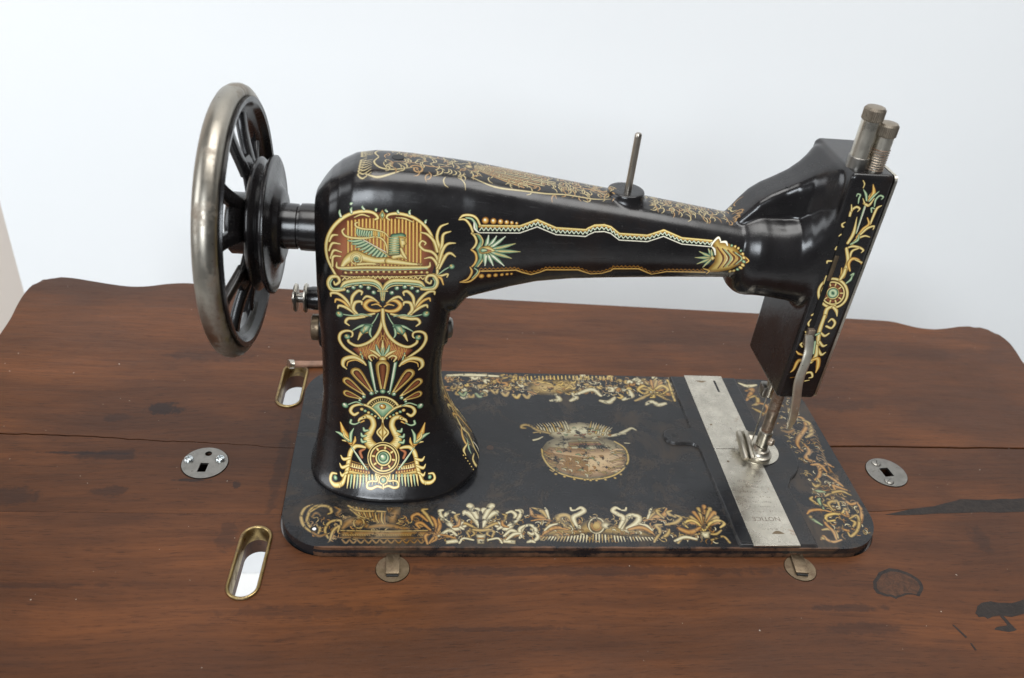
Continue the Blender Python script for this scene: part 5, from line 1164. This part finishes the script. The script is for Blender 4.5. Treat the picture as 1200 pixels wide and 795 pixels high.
# presser foot lifter
lift = bmesh.new()
bm = lift; slab(300.9, 305.0, 116.5, 128, 56.6, 60.8, .6)
lifter = link('presser_lifter', bm, RUSTY, machine, 40)
bm = bmesh.new()
sweep(bm, [(301.8, 57.5, 124.9), (303.8, 56.0, 116.3), (303.5, 53.6, 107.4), (302.6, 52.2, 94.5), (305.4, 52.2, 79.6), (308.0, 53.5, 65.1), (308.9, 55.5, 55.1)], lambda t: (2.5 + .4*math.sin(3*t) if t < .93 else 1.7, .9, 3.0), 16, 8, up=(0, 1, 0))
link('lever', bm, SATIN, lifter, 50)

# --- presser bar, needle bar, foot
def rod(name, x, y, prof, m, parent=machine, n=32):
    b = bmesh.new(); lathe(b, (x, y, 0), (0, 0, 1), prof, n); return link(name, b, m, parent, 40)
pb = rod('presser_bar', 309.6, 80.5, [(30, 3.7), (78, 3.7)], RUSTY)
rod('needle_bar', 309.6, 93, [(52, 3.3), (78, 3.3)], NICKEL)
bm = bmesh.new(); box(bm, (308, 95, 55), (8, 8, 9), bev=1.2); link('needle_clamp', bm, STEEL, machine, 40)
rod('needle', 309.6, 94, [(9.5, .25), (14, .4), (53, .5)], NICKEL, n=10)
foot = empty('presser_foot'); foot.parent = machine
rod('foot_collar', 309.6, 80.5, [(19.5, 3.6), (20, 4.3), (31.5, 4.5), (32, 4.0)], NICKEL, foot)
screw_head(foot, 313.2, 77.4, 24.5, 2.7, 2.6, RUSTY, 'slot', 30, axis=(.75, -.66, .1), name='foot_screw')
bm = bmesh.new()
sweep(bm, [(309.6, 80.5, 24), (309.0, 80.2, 17), (307.8, 80.5, 12.5), (304.5, 83, 10.6)], lambda t: (3.8 + 1.2*t, 3.2 - 1.1*t, 3), 16)
link('shank', bm, FOOTM, foot, 60)
bm = bmesh.new()
for (x0, x1) in ((300.2, 304.6), (306.2, 311.6)):
    sweep(bm, [((x0+x1)/2, 75.5, 10.2), ((x0+x1)/2, 82, 10.1), ((x0+x1)/2, 92, 10.2), ((x0+x1)/2, 97.5, 11.6), ((x0+x1)/2, 100, 14.0)], lambda t: ((x1-x0)/2, .7, 5), 12)
link('foot_sole', bm, FOOTM, foot, 50)
bm = bmesh.new()
lathe(bm, (309.0, 80.2, 9.9), (0, 0, 1), [(0, 8.4), (1.6, 9.0), (3.2, 8.8), (3.8, 7.6), (4.6, 6.6), (6.6, 6.2), (7.2, 5.0), (9.5, 4.6)], 40)
link('foot_base', bm, FOOTM, foot, 50)
for gx, gh in ((297.6, 2.8), (302.2, 3.2)):
    bm = bmesh.new()
    sweep(bm, [(gx+.8, 74.0, 11.6), (gx+.3, 78.5, 13.2), (gx, 84, 15.6), (gx-.2, 90, 17.6), (gx+.4, 94, 17.8)], lambda t: (1.7, gh*(.8+.3*math.sin(math.pi*t)), 3.4), 14)
    link('foot_guard', bm, FOOTM, foot, 50)

# --- two adjusting posts on top of the head
for (x, y, h, r, thr) in ((303.0, 71.5, 33.5, 5.4, False), (312.6, 70.5, 26.0, 5.2, True)):
    z0 = 222.6
    post = rod('adjusting_post', x, y, [(z0-2, r*.92), (z0+h-6.5, r*.92)], NICKEL)
    if thr:
        prof = []
        for k in range(9): prof += [(z0 + 1 + k*1.35, r*.99), (z0 + 1.68 + k*1.35, r*.86)]
        rod('thread', x, y, prof, RUSTY, post)
    else:
        rod('collar', x, y, [(z0, r*1.02), (z0+6.5, r*1.02), (z0+6.9, r*.95)], STEEL, post)
    b = bmesh.new(); N = 72
    rings = []
    for t, rr in ((z0+h-7.2, r*.93), (z0+h-6.8, r), (z0+h-1.6, r), (z0+h-.4, r*.86), (z0+h, r*.5)):
        rings.append([(x + rr*(1 + (.035 if k % 2 else -.015)*(1 if rr > r*.9 else 0))*math.cos(2*math.pi*k/N), y + rr*(1 + (.035 if k % 2 else -.015)*(1 if rr > r*.9 else 0))*math.sin(2*math.pi*k/N), t) for k in range(N)])
    loft(b, rings); link('knurled_cap', b, KNURL, post, 30)

# --- spool pin
sp = rod('spool_pin', 186.5, 85, [(194, 1.95), (226.5, 1.9), (228.2, 1.9), (229, 1.4)], metal('spool_pin_steel', (.45, .40, .34), (.25, .4), .2))
sp.rotation_euler = (0, 0, 0)

# --- hand wheel
wheel = empty('hand_wheel'); wheel.parent = machine
R_ = Matrix.Rotation(math.radians(-1.9), 3, 'Z'); PV = Vector((-20, 85, 0))
wheel.rotation_euler = (0, 0, math.radians(-1.9)); wheel.location = (PV + Vector((-1.9, 0, 0)) - R_ @ PV)*S
WY, WZ = 85.0, 165.5
def wl(name, prof, m, parent=wheel, n=96, closed=False, ang=40):
    b = bmesh.new(); lathe(b, (0, WY, WZ), (1, 0, 0), prof, n, closed); return link(name, b, m, parent, ang)
wl('rim', [(-14.6, 65.4), (-14.0, 67.2), (-14.4, 69.4), (-16.0, 71.2), (-18.6, 72.2), (-21.6, 72.0), (-24.2, 70.6), (-25.8, 68.2), (-26.2, 65.6), (-25.4, 62.8), (-23.6, 61.2), (-21, 61.2), (-16.5, 64)], WHEELNICKEL, closed=True)
wl('inner_rim', [(-12.3, 66.0), (-12.6, 63.4), (-14.0, 62.2), (-15.6, 61.6), (-16.8, 60.2), (-17.6, 58.4), (-18.6, 57.4), (-21, 57.6), (-23.4, 59.6), (-24, 62), (-17, 66)], BLACKPART, closed=True)
wl('pulley', [(-24, 2), (-24, 15.0), (-22.5, 16.5), (-13.5, 16.5), (-11.5, 18), (-10.8, 27), (-10.2, 32.5), (-9.2, 35.2), (-8.0, 35.8), (-6.8, 34.8), (-5.8, 31.2), (-5.0, 30.8), (-4.0, 31.8), (-2.6, 36.2), (-1.6, 37.0), (-.4, 37.0), (.1, 36.0), (-.2, 33), (.5, 24.5), (1.6, 21.4), (3.6, 20.0), (4.4, 18.6), (4.6, 13.4)], BLACKPART, ang=50)
wl('shaft_collar', [(4.2, 12.4), (11.5, 12.2), (12.0, 11.6), (13.0, 11.6), (13.4, 12.6), (16, 12.8), (22, 12.8)], BLACKPART, ang=30)
def spoke(ang):
    a = math.radians(ang)
    d = Vector((0, -math.cos(a), math.sin(a))); t = Vector((0, math.sin(a), math.cos(a))); c = Vector((0, WY, WZ))
    def se(b, rows, off=0, e=3.4):
        rings = []
        for r, x, w, th, o in rows:
            ring = []
            for k in range(28):
                q = 2*math.pi*k/28; cc, ss = math.cos(q), math.sin(q)
                ring.append(c + d*r + t*(off*o + w*math.copysign(abs(cc)**(2/e), cc)) + Vector((1, 0, 0))*(x + th*math.copysign(abs(ss)**(2/e), ss)))
            rings.append(ring)
        loft(b, rings)
    b = bmesh.new()
    se(b, [(10, -12, 9, 2.2, 1), (18, -12, 10, 2.3, 1), (26, -12.8, 11.0, 2.4, 1), (29.5, -13.8, 11.8, 2.4, 1), (33.5, -15, 11.6, 2.1, 1), (36, -15.6, 9.6, 1.4, 1)])
    o = link('spoke', b, BLACKPART, wheel, 60)
    for s_ in (1, -1):                                               # each spoke forks into two prongs
        b = bmesh.new()
        se(b, [(27, -13.2, 3.8, 2.7, 7.2), (34, -15.4, 3.8, 2.7, 9.0), (41, -17.6, 3.7, 2.7, 11.4), (47, -19.2, 3.7, 2.7, 13.8), (52, -20.2, 4.2, 2.8, 15.8), (56, -20.6, 5.8, 3.0, 17.2), (59, -20.8, 7.5, 3.0, 18.6)], s_)
        link('spoke_prong', b, BLACKPART, o, 60)
for k in range(5): spoke(30 + k*72)

# --- small fittings beside the pillar
screw_head(machine, 93.2, 80, 106, 6.2, 3.0, STEEL, 'slot', 60, axis=(1, 0, 0), name='pillar_screw')
wind = empty('bobbin_winder'); wind.parent = machine
def ax(name, o, prof, m, parent, n=40):
    b = bmesh.new(); lathe(b, o, (1, 0, 0), prof, n); return link(name, b, m, parent, 35)
ax('spindle', (0, 110, 104), [(0, 3), (24, 3)], STEEL, wind)
ax('disc', (0, 110, 104), [(1.0, 3), (1.2, 8.2), (2.0, 8.8), (3.2, 8.2), (3.4, 3)], NICKEL, wind)
ax('disc', (0, 110, 104), [(7.0, 3), (7.2, 8.6), (8.2, 9.2), (9.2, 8.4), (9.4, 3)], NICKEL, wind)
ax('hub', (0, 110, 104), [(9.0, 6.5), (12, 7.2), (24, 7.2)], BLACKPART, wind)
nut = ax('lock_nut', (0, 104, 87), [(11.5, 7), (12.0, 8.0), (16.0, 8.2), (16.2, 7.5)], DARKRUST, machine, 12)
ax('flange', (0, 104, 87), [(16.0, 9), (17, 11.8), (19, 12.6), (22, 12.0), (26, 10)], BLACKPART, nut)
ax('tension_disc', (0, 108, 72), [(19, 6), (20, 10.5), (21, 11.5), (22.5, 11), (24, 7)], NICKEL, machine)
